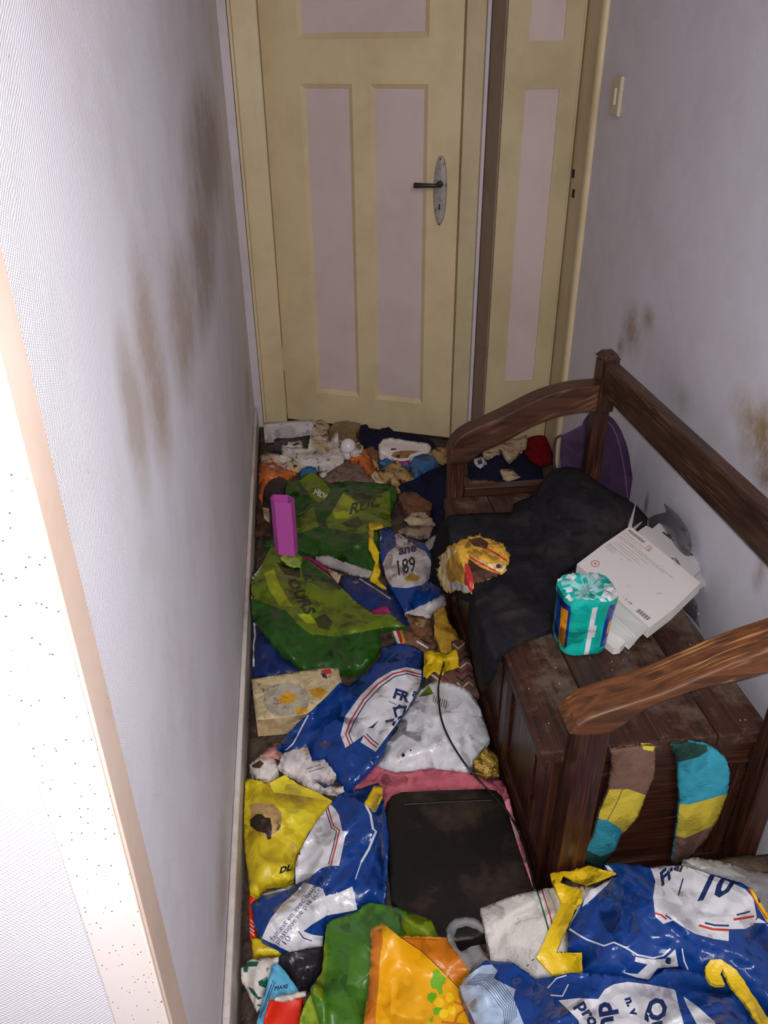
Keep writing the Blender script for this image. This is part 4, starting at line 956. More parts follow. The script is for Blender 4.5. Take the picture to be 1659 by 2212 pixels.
# thick stained book
bk = sheet('thick_book', c2([(105, 285), (460, 228), (562, 226), (580, 300), (405, 468), (300, 486), (130, 502)]), [CREAMB, YSTN, GSTN, REDS, NAVY, PAGES], [
    (2, circle(*c2([(290, 395)])[0], 50, 20, 38)), (1, c2([(240, 390), (290, 352), (345, 370), (330, 405), (270, 418)])), (1, c2([(410, 345), (470, 325), (505, 355), (470, 385), (430, 380)])), (1, c2([(330, 440), (390, 432), (405, 455), (350, 475)])),
    (3, c2([(470, 240), (520, 228), (530, 255), (490, 262)])), (4, c2([(470, 250), (500, 262), (505, 285), (480, 275)]))],
    t=0.055, bulge=0.0, amp=0.002, wl=90, step=7, jit=0.5, rim_mi=5, label='thick stained cream book lying by the left baseboard', cat='book')
wb = sheet('white_plastic_bag', c2([(1000, 335), (1080, 292), (1215, 322), (1290, 382), (1325, 480), (1345, 545), (1362, 600), (1290, 700), (1238, 778), (1050, 752), (870, 778), (755, 745), (800, 640), (820, 600), (900, 480), (950, 400)]), [WHP, GRNL, BLK], [
    (1, c2([(985, 380), (1040, 318), (1065, 362), (1020, 375)])), (1, c2([(818, 590), (875, 528), (880, 545), (835, 595)])),
    (2, circle(*c2([(905, 686)])[0], 4)), (2, circle(*c2([(945, 660)])[0], 2))]+[(2, stroke(c2([(1070+i*11, 372+i*4), (1062+i*11, 405+i*6)]), 1.3)) for i in range(7)],
    t=0.03, bulge=0.05, edge=30, amp=0.024, wl=80, step=7, label='white crumpled plastic bag between blue bag and bench', cat='bag')
sheet('gold_foil', c2([(1278, 712), (1352, 640), (1402, 690), (1412, 785), (1342, 795), (1282, 755)]), [GOLD], t=0.015, bulge=0.02, edge=12, amp=0.018, wl=22, step=4.5, label='crinkled gold foil wrapper at the bench foot', cat='wrapper')
far('tissue', c2([(92, 735), (150, 692), (225, 688), (246, 760), (210, 812), (130, 812)]), [WPAP, BRND], 'balled white tissue with brown hole by the baseboard', 'tissue', [(1, c2([(105, 740), (150, 712), (172, 730), (150, 755), (112, 752)]))], t=0.03, bulge=0.02, amp=0.012, wl=20)
far('pink_scrap', c2([(150, 685), (200, 640), (245, 615), (272, 660), (275, 705), (222, 692)]), [paper('pinkish_scrap', (196, 140, 130))], 'pinkish torn scrap above the balled tissue', 'paper', t=0.02)
pk = sheet('pink_cloth', c2([(640, 855), (755, 742), (870, 780), (1050, 757), (1240, 778), (1320, 805), (1430, 820), (1462, 900), (1480, 980), (1400, 960), (1340, 870), (1100, 875), (900, 895), (830, 960), (780, 1000), (760, 900)]), [PINK], t=0.015, bulge=0.03, edge=22, amp=0.018, wl=50, step=6, label='dusty pink cloth bunched above the black case', cat='cloth')
sheet('floral_cloth', c2([(1405, 955), (1462, 905), (1500, 1060), (1545, 1200), (1570, 1300), (1606, 1405), (1575, 1425), (1530, 1420), (1480, 1200)]), [PINKF], t=0.012, bulge=0.02, edge=14, amp=0.012, wl=40, step=6, label='pink floral cloth squeezed between black case and bench', cat='cloth')
cs = sheet('black_case', [(830, 1760), (836, 1733), (848, 1718), (868, 1711), (960, 1707), (1050, 1704), (1072, 1708), (1086, 1722), (1097, 1755), (1125, 1845), (1157, 1935), (1150, 1962), (1100, 1990), (1020, 2030), (930, 2040), (880, 2000), (848, 1940), (838, 1850)], [CASE], t=0.045, bulge=0.006, edge=8, amp=0.001, wl=120, step=9, jit=0.2, label='flat black rounded case lying beside the bench', cat='case', slabz=0.10, hmax=0.038)
sheet('ridge', stroke([(868, 1737), (960, 1731), (1066, 1727)], 4), [CASE], parent=cs, t=0.002, bulge=0.002, edge=2, amp=0, step=6, jit=0.1)

fr1 = sheet('blue_shopping_bag', c2([(790, 122), (870, 95), (960, 108), (1010, 140), (1012, 225), (1060, 208), (1092, 214), (1022, 262), (980, 345), (940, 420), (900, 480), (820, 600), (808, 655), (750, 742), (600, 884), (588, 850), (552, 792), (492, 708), (425, 716), (402, 632), (290, 662), (238, 646), (270, 600), (400, 470), (500, 385), (572, 303), (620, 322), (720, 240), (792, 168)]),
    [BLUE, WHP, REDS, NAVY, BRND], [
    (1, c2([(845, 242), (920, 222), (1000, 238), (1000, 290), (985, 345), (940, 420), (900, 485), (870, 522), (760, 668), (670, 612), (600, 648), (575, 580), (600, 480), (680, 370), (770, 285)])),
    (2, stroke(c2([(1000, 262), (920, 241), (850, 258), (770, 312), (695, 395), (630, 500), (602, 575), (625, 632)]), 3.4)),
    (3, stroke(c2([(1000, 276), (925, 256), (860, 272), (790, 322), (710, 405), (648, 505), (618, 575), (640, 625)]), 2.4)),
    (0, c2([(600, 648), (668, 602), (700, 578), (690, 600), (668, 640)])),
    (2, stroke(c2([(700, 585), (735, 622), (765, 645)]), 3.4)), (3, stroke(c2([(712, 575), (745, 608), (775, 632)]), 2.4)),
    (3, text_segs('FR', c2([(848, 382)])[0], (30, 9), (9, -28), bold=0.05)), (3, text_segs('ai', c2([(950, 372)])[0], (24, 12), (10, -22), bold=0.04)),
    (3, stroke(c2([(812, 510), (860, 500), (905, 480), (915, 440), (885, 425), (860, 450), (870, 490), (850, 530)]), 6)), (3, stroke(c2([(850, 440), (925, 430)]), 5)),
    (3, stroke(c2([(830, 402), (868, 420)]), 1.5)), (3, c2([(720, 540), (735, 535), (780, 500), (745, 545)])),
    (1, stroke(c2([(405, 475), (375, 530), (350, 580), (325, 625), (288, 660)]), 3)), (4, c2([(465, 625), (520, 620), (510, 640), (480, 640)]))],
    t=0.022, bulge=0.045, edge=28, amp=0.02, wl=80, step=6, label='blue shopping bag with white oval lying across the corridor', cat='shopping bag', group='blue shopping bags')
far('crumpled_receipt', c2([(272, 680), (330, 652), (400, 635), (425, 716), (492, 708), (552, 792), (502, 832), (440, 812), (532, 850), (590, 850), (602, 888), (520, 882), (420, 862), (340, 802), (242, 742)]), [WHP2, NAVY, WPAP], 'crumpled white printed film below the FR bag', 'wrapper',
    [(1, stroke(c2([(395, 760), (470, 735)]), 1.3)), (1, stroke(c2([(410, 775), (490, 750)]), 1.3)), (1, c2([(430, 812), (520, 850), (490, 862)]))], t=0.022, bulge=0.02, amp=0.012, wl=30)
yk = sheet('bag_knot', c2([(1015, 136), (1060, 130), (1130, 152), (1186, 124), (1197, 176), (1132, 196), (1118, 217), (1080, 196), (1012, 222), (1032, 188), (1018, 165)]), [YEL], t=0.03, bulge=0.015, edge=8, amp=0.01, wl=20, step=4.5, parent=fr1); yk['label'] = 'yellow knotted handle'

# ------------------------------------------------------------------ near left
far('orange_packet', c3([(103, 768), (118, 765), (150, 800), (118, 842), (146, 1032), (108, 1034)]), [RED, WHP], 'red and orange packet edge squeezed by the baseboard', 'packet', [(1, stroke(c3([(108, y), (135, y+22)]), 2.2)) for y in (930, 955, 980, 1000)], t=0.012)
yb = sheet('yellow_bag', c3([(68, 110), (100, 86), (220, 112), (320, 65), (400, 122), (520, 172), (602, 222), (560, 300), (500, 400), (450, 480), (400, 545), (380, 600), (382, 680), (330, 712), (210, 722), (160, 792), (110, 762), (80, 500), (62, 250)]), [YELB, YELL, BURN, BPAP, BLK], [
    (1, c3([(225, 115), (320, 68), (400, 125), (520, 175), (600, 222), (400, 190), (250, 170)])), (1, c3([(270, 265), (420, 270), (500, 300), (500, 390), (460, 460), (380, 400), (320, 340)])),
    (3, c3([(110, 245), (160, 232), (250, 240), (300, 290), (295, 380), (255, 420), (180, 440), (240, 330), (160, 290), (120, 320)])),
    (2, c3([(110, 332), (150, 300), (180, 300), (200, 320), (232, 322), (242, 380), (236, 450), (215, 452), (205, 415), (150, 402), (112, 370)])),
    (1, c3([(300, 620), (370, 585), (382, 640), (370, 700), (260, 690), (240, 670)])),
    (4, text_segs('DL', c3([(285, 655)])[0], (20, -6), (5, -19), bold=0.06))],
    t=0.025, bulge=0.04, edge=28, amp=0.02, wl=90, step=7, label='dirty yellow plastic bag with a burnt brown hole', cat='bag')
far('yellow_packet', c3([(118, 1040), (182, 1043), (302, 1110), (296, 1142), (128, 1142)]), [YELB], 'yellow packet corner below the near left blue bag', 'packet', t=0.012, bulge=0.012)
fr2 = sheet('blue_shopping_bag', c3([(600, 232), (640, 182), (760, 150), (880, 112), (905, 200), (922, 300), (940, 420), (935, 560), (922, 760), (915, 842), (830, 832), (752, 880), (600, 922), (565, 965), (560, 1000), (552, 1030), (545, 1096), (460, 1102), (350, 1126), (180, 1042), (142, 962), (114, 842), (200, 772), (372, 722), (382, 600), (400, 542), (450, 432), (510, 342)]),
    [BLUE, WHP, REDS, NAVY], [
    (1, c3([(590, 240), (620, 270), (642, 305), (662, 400), (686, 402), (662, 520), (642, 610), (590, 608), (540, 622), (460, 682), (384, 720), (380, 600), (400, 545), (440, 460), (510, 342)])),
    (2, stroke(c3([(574, 256), (590, 310), (608, 370), (645, 396), (626, 480), (604, 560), (594, 606)]), 3.4)),
    (3, stroke(c3([(560, 262), (578, 320), (598, 382), (628, 402), (612, 480), (590, 560), (580, 600)]), 2.4)),
    (3, c3([(392, 490), (402, 480), (412, 545), (392, 542)])),
    (1, stroke(c3([(800, 240), (830, 300), (845, 388), (864, 404), (840, 460), (820, 510), (775, 587)]), 5)), (1, stroke(c3([(775, 587), (740, 690)]), 2.2)),
    (1, c3([(200, 770), (235, 728), (370, 724), (340, 750), (160, 792)])),
    (1, c3([(430, 710), (460, 715), (545, 745), (562, 790), (640, 770), (722, 732), (752, 872), (660, 890), (572, 905), (480, 960), (430, 1000), (480, 1020), (548, 1030), (545, 1096), (460, 1102), (350, 1126), (180, 1042), (230, 930), (300, 840), (380, 770)])),
    (3, text_segs('fait est en avec lieux de vos', c3([(250, 1060)])[0], (11.5, -14.5), (-13, -10))),
    (3, text_segs('plastique ne pas jeter dans la', c3([(278, 1080)])[0], (11.5, -14.5), (-13, -10))),
    (3, text_segs('10', c3([(318, 1092)])[0], (15, -18), (-14, -11))),
    (3, stroke(c3([(400, 1000), (430, 1040), (480, 1058)]), 2.5))],
    t=0.03, bulge=0.06, edge=34, amp=0.028, wl=100, step=6, label='near blue shopping bag lying left of the black case', cat='shopping bag', group='blue shopping bags')
h = sheet('handle_patch', c3([(795, 232), (850, 130), (905, 136), (902, 200), (866, 266)]), [YEL], t=0.006, bulge=0.004, edge=6, amp=0.003, parent=fr2, step=5); h['label'] = 'yellow handle patch'
sheet('black_bag', c3([(298, 1132), (380, 1120), (460, 1105), (548, 1090), (560, 1200), (520, 1262), (455, 1352), (390, 1352), (330, 1252), (268, 1192)]), [BLKP], t=0.02, bulge=0.03, edge=22, amp=0.02, wl=40, label='black plastic bag in front of the near blue bag', cat='bag')
sheet('white_green_wrapper', c3([(58, 1222), (110, 1170), (200, 1158), (282, 1155), (272, 1192), (240, 1222), (212, 1332), (172, 1452), (150, 1482), (92, 1342), (58, 1282)]), [WPAP, DKG], [
    (1, c3([(70, 1200), (110, 1180), (165, 1182), (150, 1210), (100, 1212), (95, 1245), (72, 1245)])), (1, c3([(160, 1300), (210, 1270), (225, 1280), (205, 1340), (165, 1325)])), (1, c3([(98, 1330), (130, 1345), (160, 1390), (190, 1395), (160, 1410), (120, 1370)])), (1, stroke(c3([(155, 1440), (172, 1445)]), 5))],
    t=0.015, bulge=0.02, edge=20, amp=0.014, wl=45, label='white wrapper with green marks in the bottom left of the heap', cat='wrapper')
sheet('blue_packaging', c3([(240, 1205), (272, 1188), (330, 1252), (400, 1352), (392, 1400), (300, 1400), (240, 1520), (190, 1600), (150, 1650), (150, 1540), (212, 1332)]), [LTBL, NAVY, WHP], [
    (1, stroke(c3([(250, 1290), (200, 1430), (170, 1520)]), 2)), (1, stroke(c3([(262, 1300), (225, 1390), (190, 1480)]), 1.5)), (1, text_segs('MAXI', c3([(255, 1352)])[0], (12, -2), (2, -12), bold=0.04))],
    t=0.02, bulge=0.02, edge=18, amp=0.012, wl=40, label='light blue packaging beside the red card box', cat='packaging')
rb = sheet('red_card_box', c3([(230, 1402), (300, 1400), (425, 1385), (415, 1480), (395, 1640), (330, 1700), (170, 1700), (200, 1500)]), [RED], t=0.04, bulge=0.003, edge=10, amp=0.002, wl=90, step=8, jit=0.4, label='red card box with a white flap at the bottom edge', cat='box')
h = sheet('box_flap', c3([(226, 1408), (300, 1380), (380, 1366), (447, 1354), (444, 1382), (395, 1392), (360, 1408), (305, 1420), (262, 1412)]), [WPAP], parent=rb, t=0.004, bulge=0.003, edge=5, amp=0.002, step=5); h['label'] = 'white torn flap'
sheet('floor_sponge', c3([(420, 1482), (445, 1420), (470, 1380), (495, 1385), (512, 1405), (530, 1480), (545, 1560), (530, 1700), (400, 1700), (405, 1560)]), [LIME], t=0.035, bulge=0.02, edge=14, amp=0.006, wl=50, label='lime green sponge cloth at the bottom edge', cat='sponge')
gb3 = sheet('green_bag', c3([(752, 880), (780, 850), (830, 828), (930, 840), (1060, 880), (1192, 930), (1215, 980), (1235, 1030), (1280, 1045), (1250, 1120), (1000, 1180), (900, 1300), (860, 1500), (850, 1760), (540, 1760), (545, 1600), (515, 1480), (482, 1385), (470, 1340), (500, 1300), (540, 1242), (556, 1060), (565, 965), (600, 930)]), [GRN2, GRNL, GRNB], [
    (1, c3([(556, 1062), (580, 1080), (565, 1250), (545, 1420), (520, 1400), (485, 1370), (500, 1300), (542, 1242)])), (1, c3([(1020, 900), (1100, 900), (1192, 930), (1232, 1030), (1040, 1030), (1010, 960)]))],
    t=0.035, bulge=0.05, edge=34, amp=0.022, wl=120, step=7, label='green plastic bag partly under the orange bag', cat='bag')
ob = sheet('orange_bag', c3([(833, 992), (862, 968), (898, 950), (935, 970), (1000, 1028), (1130, 1030), (1285, 1036), (1342, 1112), (1422, 1232), (1345, 1315), (1440, 1450), (1545, 1600), (1640, 1760), (780, 1760), (795, 1500), (815, 1350), (832, 1200)]), [ORG, ORGD, ORGL, GRNB, BLK], [
    (1, c3([(833, 992), (898, 985), (905, 1060), (888, 1150), (880, 1300), (862, 1500), (860, 1760), (780, 1760), (795, 1500), (815, 1350), (832, 1200)])),
    (1, c3([(1000, 1028), (1130, 1030), (1285, 1036), (1342, 1112), (1422, 1232), (1345, 1315), (1240, 1215), (1140, 1120), (1060, 1070)])),
    (4, stroke(c3([(935, 972), (1005, 1032), (1140, 1122), (1240, 1218), (1350, 1330), (1440, 1455), (1545, 1602)]), 1.6)), (4, stroke(c3([(1010, 1040), (1130, 1048), (1280, 1052)]), 1.0)),
    ]+
    [(3, c3(q)) for q in ([(1185, 1300), (1205, 1262), (1200, 1235), (1232, 1225), (1255, 1255), (1282, 1280), (1275, 1310), (1258, 1320), (1262, 1375), (1240, 1378), (1225, 1345), (1195, 1340)],
        [(1165, 1385), (1195, 1362), (1225, 1372), (1222, 1405), (1195, 1430), (1172, 1412)], [(1200, 1465), (1232, 1448), (1262, 1462), (1240, 1500), (1210, 1500)], [(1175, 1530), (1205, 1505), (1200, 1550)])]+
    [(2, circle(*c3([(x, y)])[0], r_)) for x, y, r_ in ((1305, 1398, 9), (1240, 1425, 11), (1315, 1472, 9), (1268, 1492, 10), (1300, 1385, 7), (1480, 1505, 8))]+
    [(1, stroke(c3([(1330, 1420), (1410, 1455), (1350, 1500), (1330, 1560)]), 6)), (1, stroke(c3([(1290, 1580), (1250, 1540), (1400, 1560)]), 6))],
    t=0.05, bulge=0.05, edge=40, amp=0.018, wl=140, step=7, label='orange yellow plastic bag with grape print at the bottom edge', cat='bag')

# ------------------------------------------------------------------ near right
lp_ = c3([(1285, 1000), (1300, 955), (1340, 922), (1400, 912), (1455, 920), (1500, 958)])
sheet('clear_bag', c3([(1282, 985), (1302, 950), (1342, 922), (1400, 912), (1455, 920), (1502, 958), (1512, 1005), (1460, 975), (1400, 958), (1350, 972), (1322, 1030), (1345, 1090), (1372, 1120), (1430, 1090), (1482, 1078), (1502, 1120), (1545, 1180), (1460, 1205), (1422, 1232), (1342, 1112), (1292, 1042)]), [CLEAR], t=0.012, bulge=0.012, edge=8, amp=0.008, wl=40, step=6, label='clear plastic bag handle left of the white sheet', cat='bag')
ws = sheet('striped_towel', c4([(205, 495), (370, 432), (480, 405), (600, 388), (735, 385), (800, 380), (800, 430), (740, 470), (700, 520), (640, 600), (650, 700), (640, 780), (580, 842), (480, 852), (400, 792), (350, 770), (260, 762), (228, 610)]), [fabric('towel_offwhite', (206, 202, 196), ((150, 132, 112), 16.0, 0.62, 0.12)), DKG, REDS, ORG, YEL, BLK], [
    (1, stroke(c4([(490, 403), (505, 450), (520, 500), (552, 612)]), 3.5)), (2, stroke(c4([(515, 400), (535, 460), (560, 540), (572, 600)]), 3)), (3, stroke(c4([(545, 396), (570, 460), (592, 525)]), 2.5)), (4, stroke(c4([(575, 392), (600, 450), (620, 500)]), 2.5)), (3, stroke(c4([(600, 390), (625, 440)]), 2.5)),
    (1, stroke(c4([(640, 385), (655, 420)]), 3)), (1, stroke(c4([(670, 384), (685, 425)]), 3)), (2, stroke(c4([(700, 384), (715, 425)]), 3)), (3, stroke(c4([(725, 384), (742, 420)]), 3))]+
    [(5, stroke(c4([(440+i*26, 790-i*28), (450+i*26, 780-i*28)]), 2.2)) for i in range(5)]+[(5, stroke(c4([(590+i*20, 718), (600+i*20, 722)]), 2.5)) for i in range(5)]+[(5, stroke(c4([(640, 600), (660, 560), (690, 500)]), 3))],
    t=0.02, bulge=0.03, edge=30, amp=0.01, wl=120, step=7, label='off-white sheet with thin coloured stripes beside the black case', cat='towel')
sheet('clear_film', c4([(1228, 250), (1290, 238), (1450, 264), (1560, 308), (1659, 320), (1720, 330), (1720, 620), (1659, 620), (1600, 500), (1500, 380), (1400, 340), (1300, 312)]), [CLEAR, GREYP], [(1, c4([(1228, 250), (1290, 238), (1450, 264), (1555, 308), (1420, 285), (1320, 300)]))], t=0.03, bulge=0.025, edge=20, amp=0.02, wl=50, step=6, label='clear crinkled film between the bag marked 10 and the wall', cat='film')
b10 = sheet('blue_shopping_bag', c4([(830, 275), (900, 266), (1000, 272), (1068, 292), (1130, 280), (1240, 282), (1330, 310), (1400, 332), (1530, 370), (1580, 400), (1659, 520), (1720, 600), (1720, 1100), (1659, 1000), (1540, 905), (1400, 860), (1250, 810), (1140, 800), (1050, 862), (900, 835), (720, 822), (720, 720), (648, 690), (650, 600), (690, 530), (735, 440), (760, 400), (880, 322), (832, 300)]),
    [BLUE, WHP, REDS, NAVY, YEL], [
    (1, c4([(1066, 292), (1130, 280), (1240, 284), (1330, 312), (1420, 345), (1500, 378), (1545, 400), (1585, 445), (1602, 540), (1585, 580), (1545, 600), (1462, 602), (1460, 662), (1380, 650), (1290, 625), (1230, 590), (1180, 558), (1130, 575), (1090, 540), (1078, 440), (1090, 360)])),
    (2, stroke(c4([(1085, 520), (1120, 530), (1146, 552)]), 4)), (3, stroke(c4([(1140, 530), (1170, 552)]), 3)),
    (2, stroke(c4([(1310, 582), (1380, 602), (1462, 606)]), 5)), (3, stroke(c4([(1340, 570), (1390, 582), (1462, 584)]), 4)),
    (2, stroke(c4([(1485, 553), (1540, 545), (1590, 536)]), 5)), (3, stroke(c4([(1500, 530), (1540, 520), (1568, 512)]), 4)),
    (3, text_segs('10', c4([(1270, 462)])[0], (84, -16), (40, -84), bold=0.03)),
    (3, text_segs('Fr', c4([(1120, 385)])[0], (30, -26), (-6, -40), bold=0.05)), (3, stroke(c4([(1205, 432), (1220, 380), (1230, 345)]), 3)), (3, text_segs('ai', c4([(1180, 300)])[0], (26, 8), (10, -20), bold=0.05)),
    (1, c4([(720, 490), (745, 395), (790, 392), (882, 335), (838, 385), (770, 450)])), (1, c4([(835, 278), (855, 282), (880, 312), (850, 305)])),
    (1, stroke(c4([(655, 600), (700, 630), (745, 655), (830, 686), (880, 668), (940, 695), (1000, 732), (1080, 748), (1130, 735), (1165, 700)]), 3.6)),
    (1, c4([(918, 818), (960, 825), (1000, 828), (1050, 780), (985, 765), (990, 742), (1080, 755), (1140, 752), (1190, 702), (1205, 790), (1100, 800), (1060, 858), (990, 845)])), (3, text_segs('e', c4([(1140, 775)])[0], (24, 0), (2, -26), bold=0.06)),
    (1, stroke(c4([(1225, 700), (1235, 760), (1255, 808)]), 3)),
    (4, c4([(1560, 396), (1592, 402), (1659, 500), (1720, 590), (1720, 640), (1650, 560), (1602, 480)])), (2, stroke(c4([(1560, 396), (1600, 470), (1655, 552)]), 3)), (3, c4([(1600, 430), (1625, 465), (1612, 468)])), (1, c4([(1585, 570), (1610, 545), (1652, 570)]))],
    t=0.045, bulge=0.06, edge=46, amp=0.034, wl=130, step=6.5, label='blue shopping bag marked 10 heaped against the bench end', cat='shopping bag', group='blue shopping bags')
for pl_ in ([(550, 300), (620, 280), (690, 264), (790, 290), (892, 318), (738, 378), (680, 352), (625, 328), (608, 372), (600, 420), (575, 380)], [(578, 372), (612, 368), (670, 388), (722, 402), (716, 470), (690, 485), (640, 482), (618, 474)], [(615, 470), (652, 476), (692, 482), (640, 600), (600, 690), (590, 720), (718, 720), (722, 812), (640, 826), (570, 832), (530, 790), (487, 742), (530, 660), (572, 560)]):
    h = sheet('handle', c4(pl_), [YEL], parent=b10, t=0.005, bulge=0.0, edge=8, amp=0.003, wl=60, step=9, smooth=False); h['label'] = 'yellow ribbon handle'
lb = []
for i in range(8):
    lb.append((3, stroke(off(c4([(128, 880), (220, 885), (262, 930), (300, 985), (322, 1010), (330, 1100)]), i*3.6, -i*3.2), 1.3)))
b11 = sheet('blue_shopping_bag', c4([(98, 892), (125, 850), (165, 818), (232, 760), (370, 770), (420, 805), (482, 852), (545, 845), (640, 826), (720, 822), (900, 832), (1050, 866), (1095, 830), (1142, 800), (1250, 805), (1400, 852), (1540, 915), (1600, 980), (1659, 1060), (1740, 1180), (1740, 1340), (250, 1340), (190, 1100), (122, 960)]),
    [BLUE, LBLUE, WHP, NAVY, LBLUE], [
    (1, c4([(98, 892), (125, 850), (165, 818), (215, 785), (262, 780), (292, 812), (272, 850), (330, 880), (382, 905), (372, 952), (400, 1020), (432, 1100), (450, 1340), (250, 1340), (190, 1100), (122, 960)]))]+lb+[
    (2, c4([(600, 962), (700, 950), (800, 955), (835, 905), (880, 880), (950, 868), (1050, 880), (1180, 905), (1300, 990), (1392, 1072), (1400, 1340), (760, 1340), (720, 1130), (700, 1062), (640, 1000)])),
    (0, c4([(1190, 905), (1222, 915), (1250, 990), (1320, 1120), (1300, 1340), (1240, 1340), (1245, 1120), (1210, 1000)])),
    (3, text_segs('Qualite', c4([(1045, 958)])[0], (8, 60), (56, -12), bold=0.04)), (3, text_segs('n. v', c4([(935, 952)])[0], (10, 26), (24, -8), bold=0.05)),
    (3, text_segs('du', c4([(800, 975)])[0], (10, 62), (56, -10), bold=0.04)), (3, text_segs('prod', c4([(690, 985)])[0], (22, 34), (32, -20), bold=0.04)),
    (2, stroke(c4([(545, 900), (590, 850), (640, 835)]), 2.5)), (2, stroke(c4([(560, 935), (620, 940), (650, 880)]), 3))],
    t=0.05, bulge=0.07, edge=55, amp=0.034, wl=150, step=6.5, label='nearest blue shopping bag, cut off by the bottom edge', cat='shopping bag', group='blue shopping bags')
h = sheet('handle', c4([(1343, 792), (1368, 757), (1420, 753), (1500, 808), (1530, 850), (1562, 900), (1610, 975), (1659, 1050), (1720, 1150), (1700, 1200), (1640, 1130), (1590, 1050), (1540, 968), (1470, 890), (1432, 800), (1418, 830), (1442, 880), (1400, 884), (1368, 870), (1345, 832)]), [YEL], parent=b11, t=0.006, bulge=0.0, edge=8, amp=0.004, wl=70, step=9, smooth=False); h['label'] = 'yellow ribbon handle'

# black cable
cp = c2([(1120, 195), (1108, 245), (1096, 290), (1090, 340), (1094, 410), (1103, 480), (1125, 550), (1160, 622), (1212, 705), (1270, 780), (1335, 850), (1400, 920), (1455, 985), (1500, 1060), (1532, 1130), (1553, 1200), (1572, 1270), (1587, 1340), (1600, 1402)])
cp = bez(cp, 4)
Hc2 = np.maximum(blur(HM, 4, 2), blur(HM, 2, 1))
pc = hit_heap(np.array(cp), np.full(len(cp), 0.012), Hc2)
for _ in range(3): pc[1:-1, 2] = np.maximum((pc[:-2, 2]+pc[1:-1, 2]+pc[2:, 2])/3, gs(dil(dil(HM)), pc[1:-1, 0], pc[1:-1, 1])+0.010)
# keep each point on its sight line after smoothing the height
for i, (a, b) in enumerate(cp): pc[i] = onz(a, b, pc[i, 2])
o = MB().tube(pc, 0.0024, 8).done('black_cable', mat('black_cable', (22, 20, 22), 0.35), smooth=True)
setp(o, 'thin black cable running down along the bench front', 'cable')

# ------------------------------------------------------------------ things on the bench
def bsheet(*a, **k): k.setdefault('base', 'bench'); return sheet(*a, **k)
cl = bsheet('black_cloth', c5([(560, 715), (600, 640), (640, 600), (700, 585), (770, 593), (830, 638), (900, 688), (980, 730), (1040, 768), (1092, 830), (1088, 872), (1040, 900), (990, 880), (880, 965), (760, 1045), (700, 1075), (665, 1110), (655, 1180), (640, 1350), (500, 1410), (390, 1470), (360, 1540), (340, 1590), (300, 1650), (275, 1560), (255, 1450), (242, 1380), (240, 1300), (250, 1230), (130, 1175), (70, 1130), (66, 1060), (75, 980), (100, 870), (160, 812), (270, 805), (450, 800), (460, 760)]),
    [BLKC], t=0.024, bulge=0.016, edge=45, amp=0.022, wl=70, step=7, lift=[(1240, 1050, 60, 0.10), (1330, 1110, 50, 0.05), (1000, 1130, 50, 0.012)], label='black dusty cloth spread over the far half of the bench', cat='cloth')
pie = bsheet('torn_food_box', c5([(98, 1082), (104, 1040), (118, 1000), (150, 960), (200, 938), (290, 908), (340, 925), (400, 950), (442, 1002), (430, 1050), (410, 1090), (350, 1112), (270, 1145), (262, 1190), (200, 1172), (130, 1172), (112, 1130)]),
    [paper('yellow_foodstuff', (214, 164, 58), ((120, 78, 30), 26.0, 0.56, 0.14)), REDS, WPAP, BRND, paper('pale_crumbs', (226, 206, 150))], [
    (4, c5([(98, 1082), (118, 1000), (165, 960), (190, 985), (150, 1020), (135, 1060), (150, 1120), (205, 1160), (260, 1190), (200, 1172), (130, 1172), (112, 1130)])),
    (3, c5([(245, 1020), (300, 1060), (390, 1095), (350, 1112), (270, 1145), (262, 1120), (240, 1060)])),
    (3, c5([(240, 930), (300, 920), (340, 945), (330, 975), (270, 960)])),
    (2, c5([(265, 1015), (300, 1030), (330, 1040), (330, 1058), (290, 1040)])), (4, c5([(335, 1045), (400, 1040), (425, 1055), (405, 1088), (350, 1070)])), (3, circle(*c5([(385, 1056)])[0], 5)),
    (1, stroke(c5([(250, 1012), (320, 1052), (395, 1092)]), 4)), (1, stroke(c5([(330, 970), (380, 1000), (425, 1030)]), 4)),
    (1, c5([(228, 1040), (248, 1052), (268, 1110), (262, 1180), (240, 1170), (225, 1130)])), (2, c5([(150, 1140), (190, 1125), (240, 1150), (258, 1188), (200, 1172), (140, 1165)]))],
    jit=5.0, under=0.054, side=0.010, t=0.058, bulge=0.012, edge=10, amp=0.010, wl=22, step=4.5, label='torn yellow food packaging with red edges on the black cloth', cat='packaging')

# two ends of striped knitted tights hanging over the near end
KB, KY, KT, KG = fabric('knit_taupe', (112, 86, 74)), fabric('knit_yellow', (196, 176, 62)), fabric('knit_teal', (56, 148, 170)), fabric('knit_darkgreen', (40, 70, 62))
bsheet('striped_tights', c6([(850, 525), (900, 508), (1000, 490), (1082, 498), (1080, 590), (1075, 660), (1032, 760), (990, 870), (910, 956), (870, 1045), (800, 1135), (700, 1085), (735, 1020), (765, 960), (790, 855), (842, 730), (858, 620)]), [KB, KY, KT, KG], [
    (1, c6([(842, 725), (940, 722), (1036, 755), (992, 872), (910, 956), (870, 915), (790, 872), (800, 820)])), (2, c6([(780, 880), (830, 880), (905, 925), (912, 955), (872, 1045), (800, 1075), (700, 1020)])), (3, c6([(740, 1040), (800, 1070), (870, 1040), (870, 1150), (680, 1150), (680, 1060)])), (1, c6([(1010, 498), (1078, 505), (1070, 530), (1020, 520)])), (0, stroke(c6([(915, 720), (880, 800), (835, 885)]), 2))],
    t=0.007, bulge=0.012, edge=12, amp=0.006, wl=50, step=5, side=0.002, label='leg of striped tights hanging over the bench end, left one', cat='tights', group='striped tights legs')
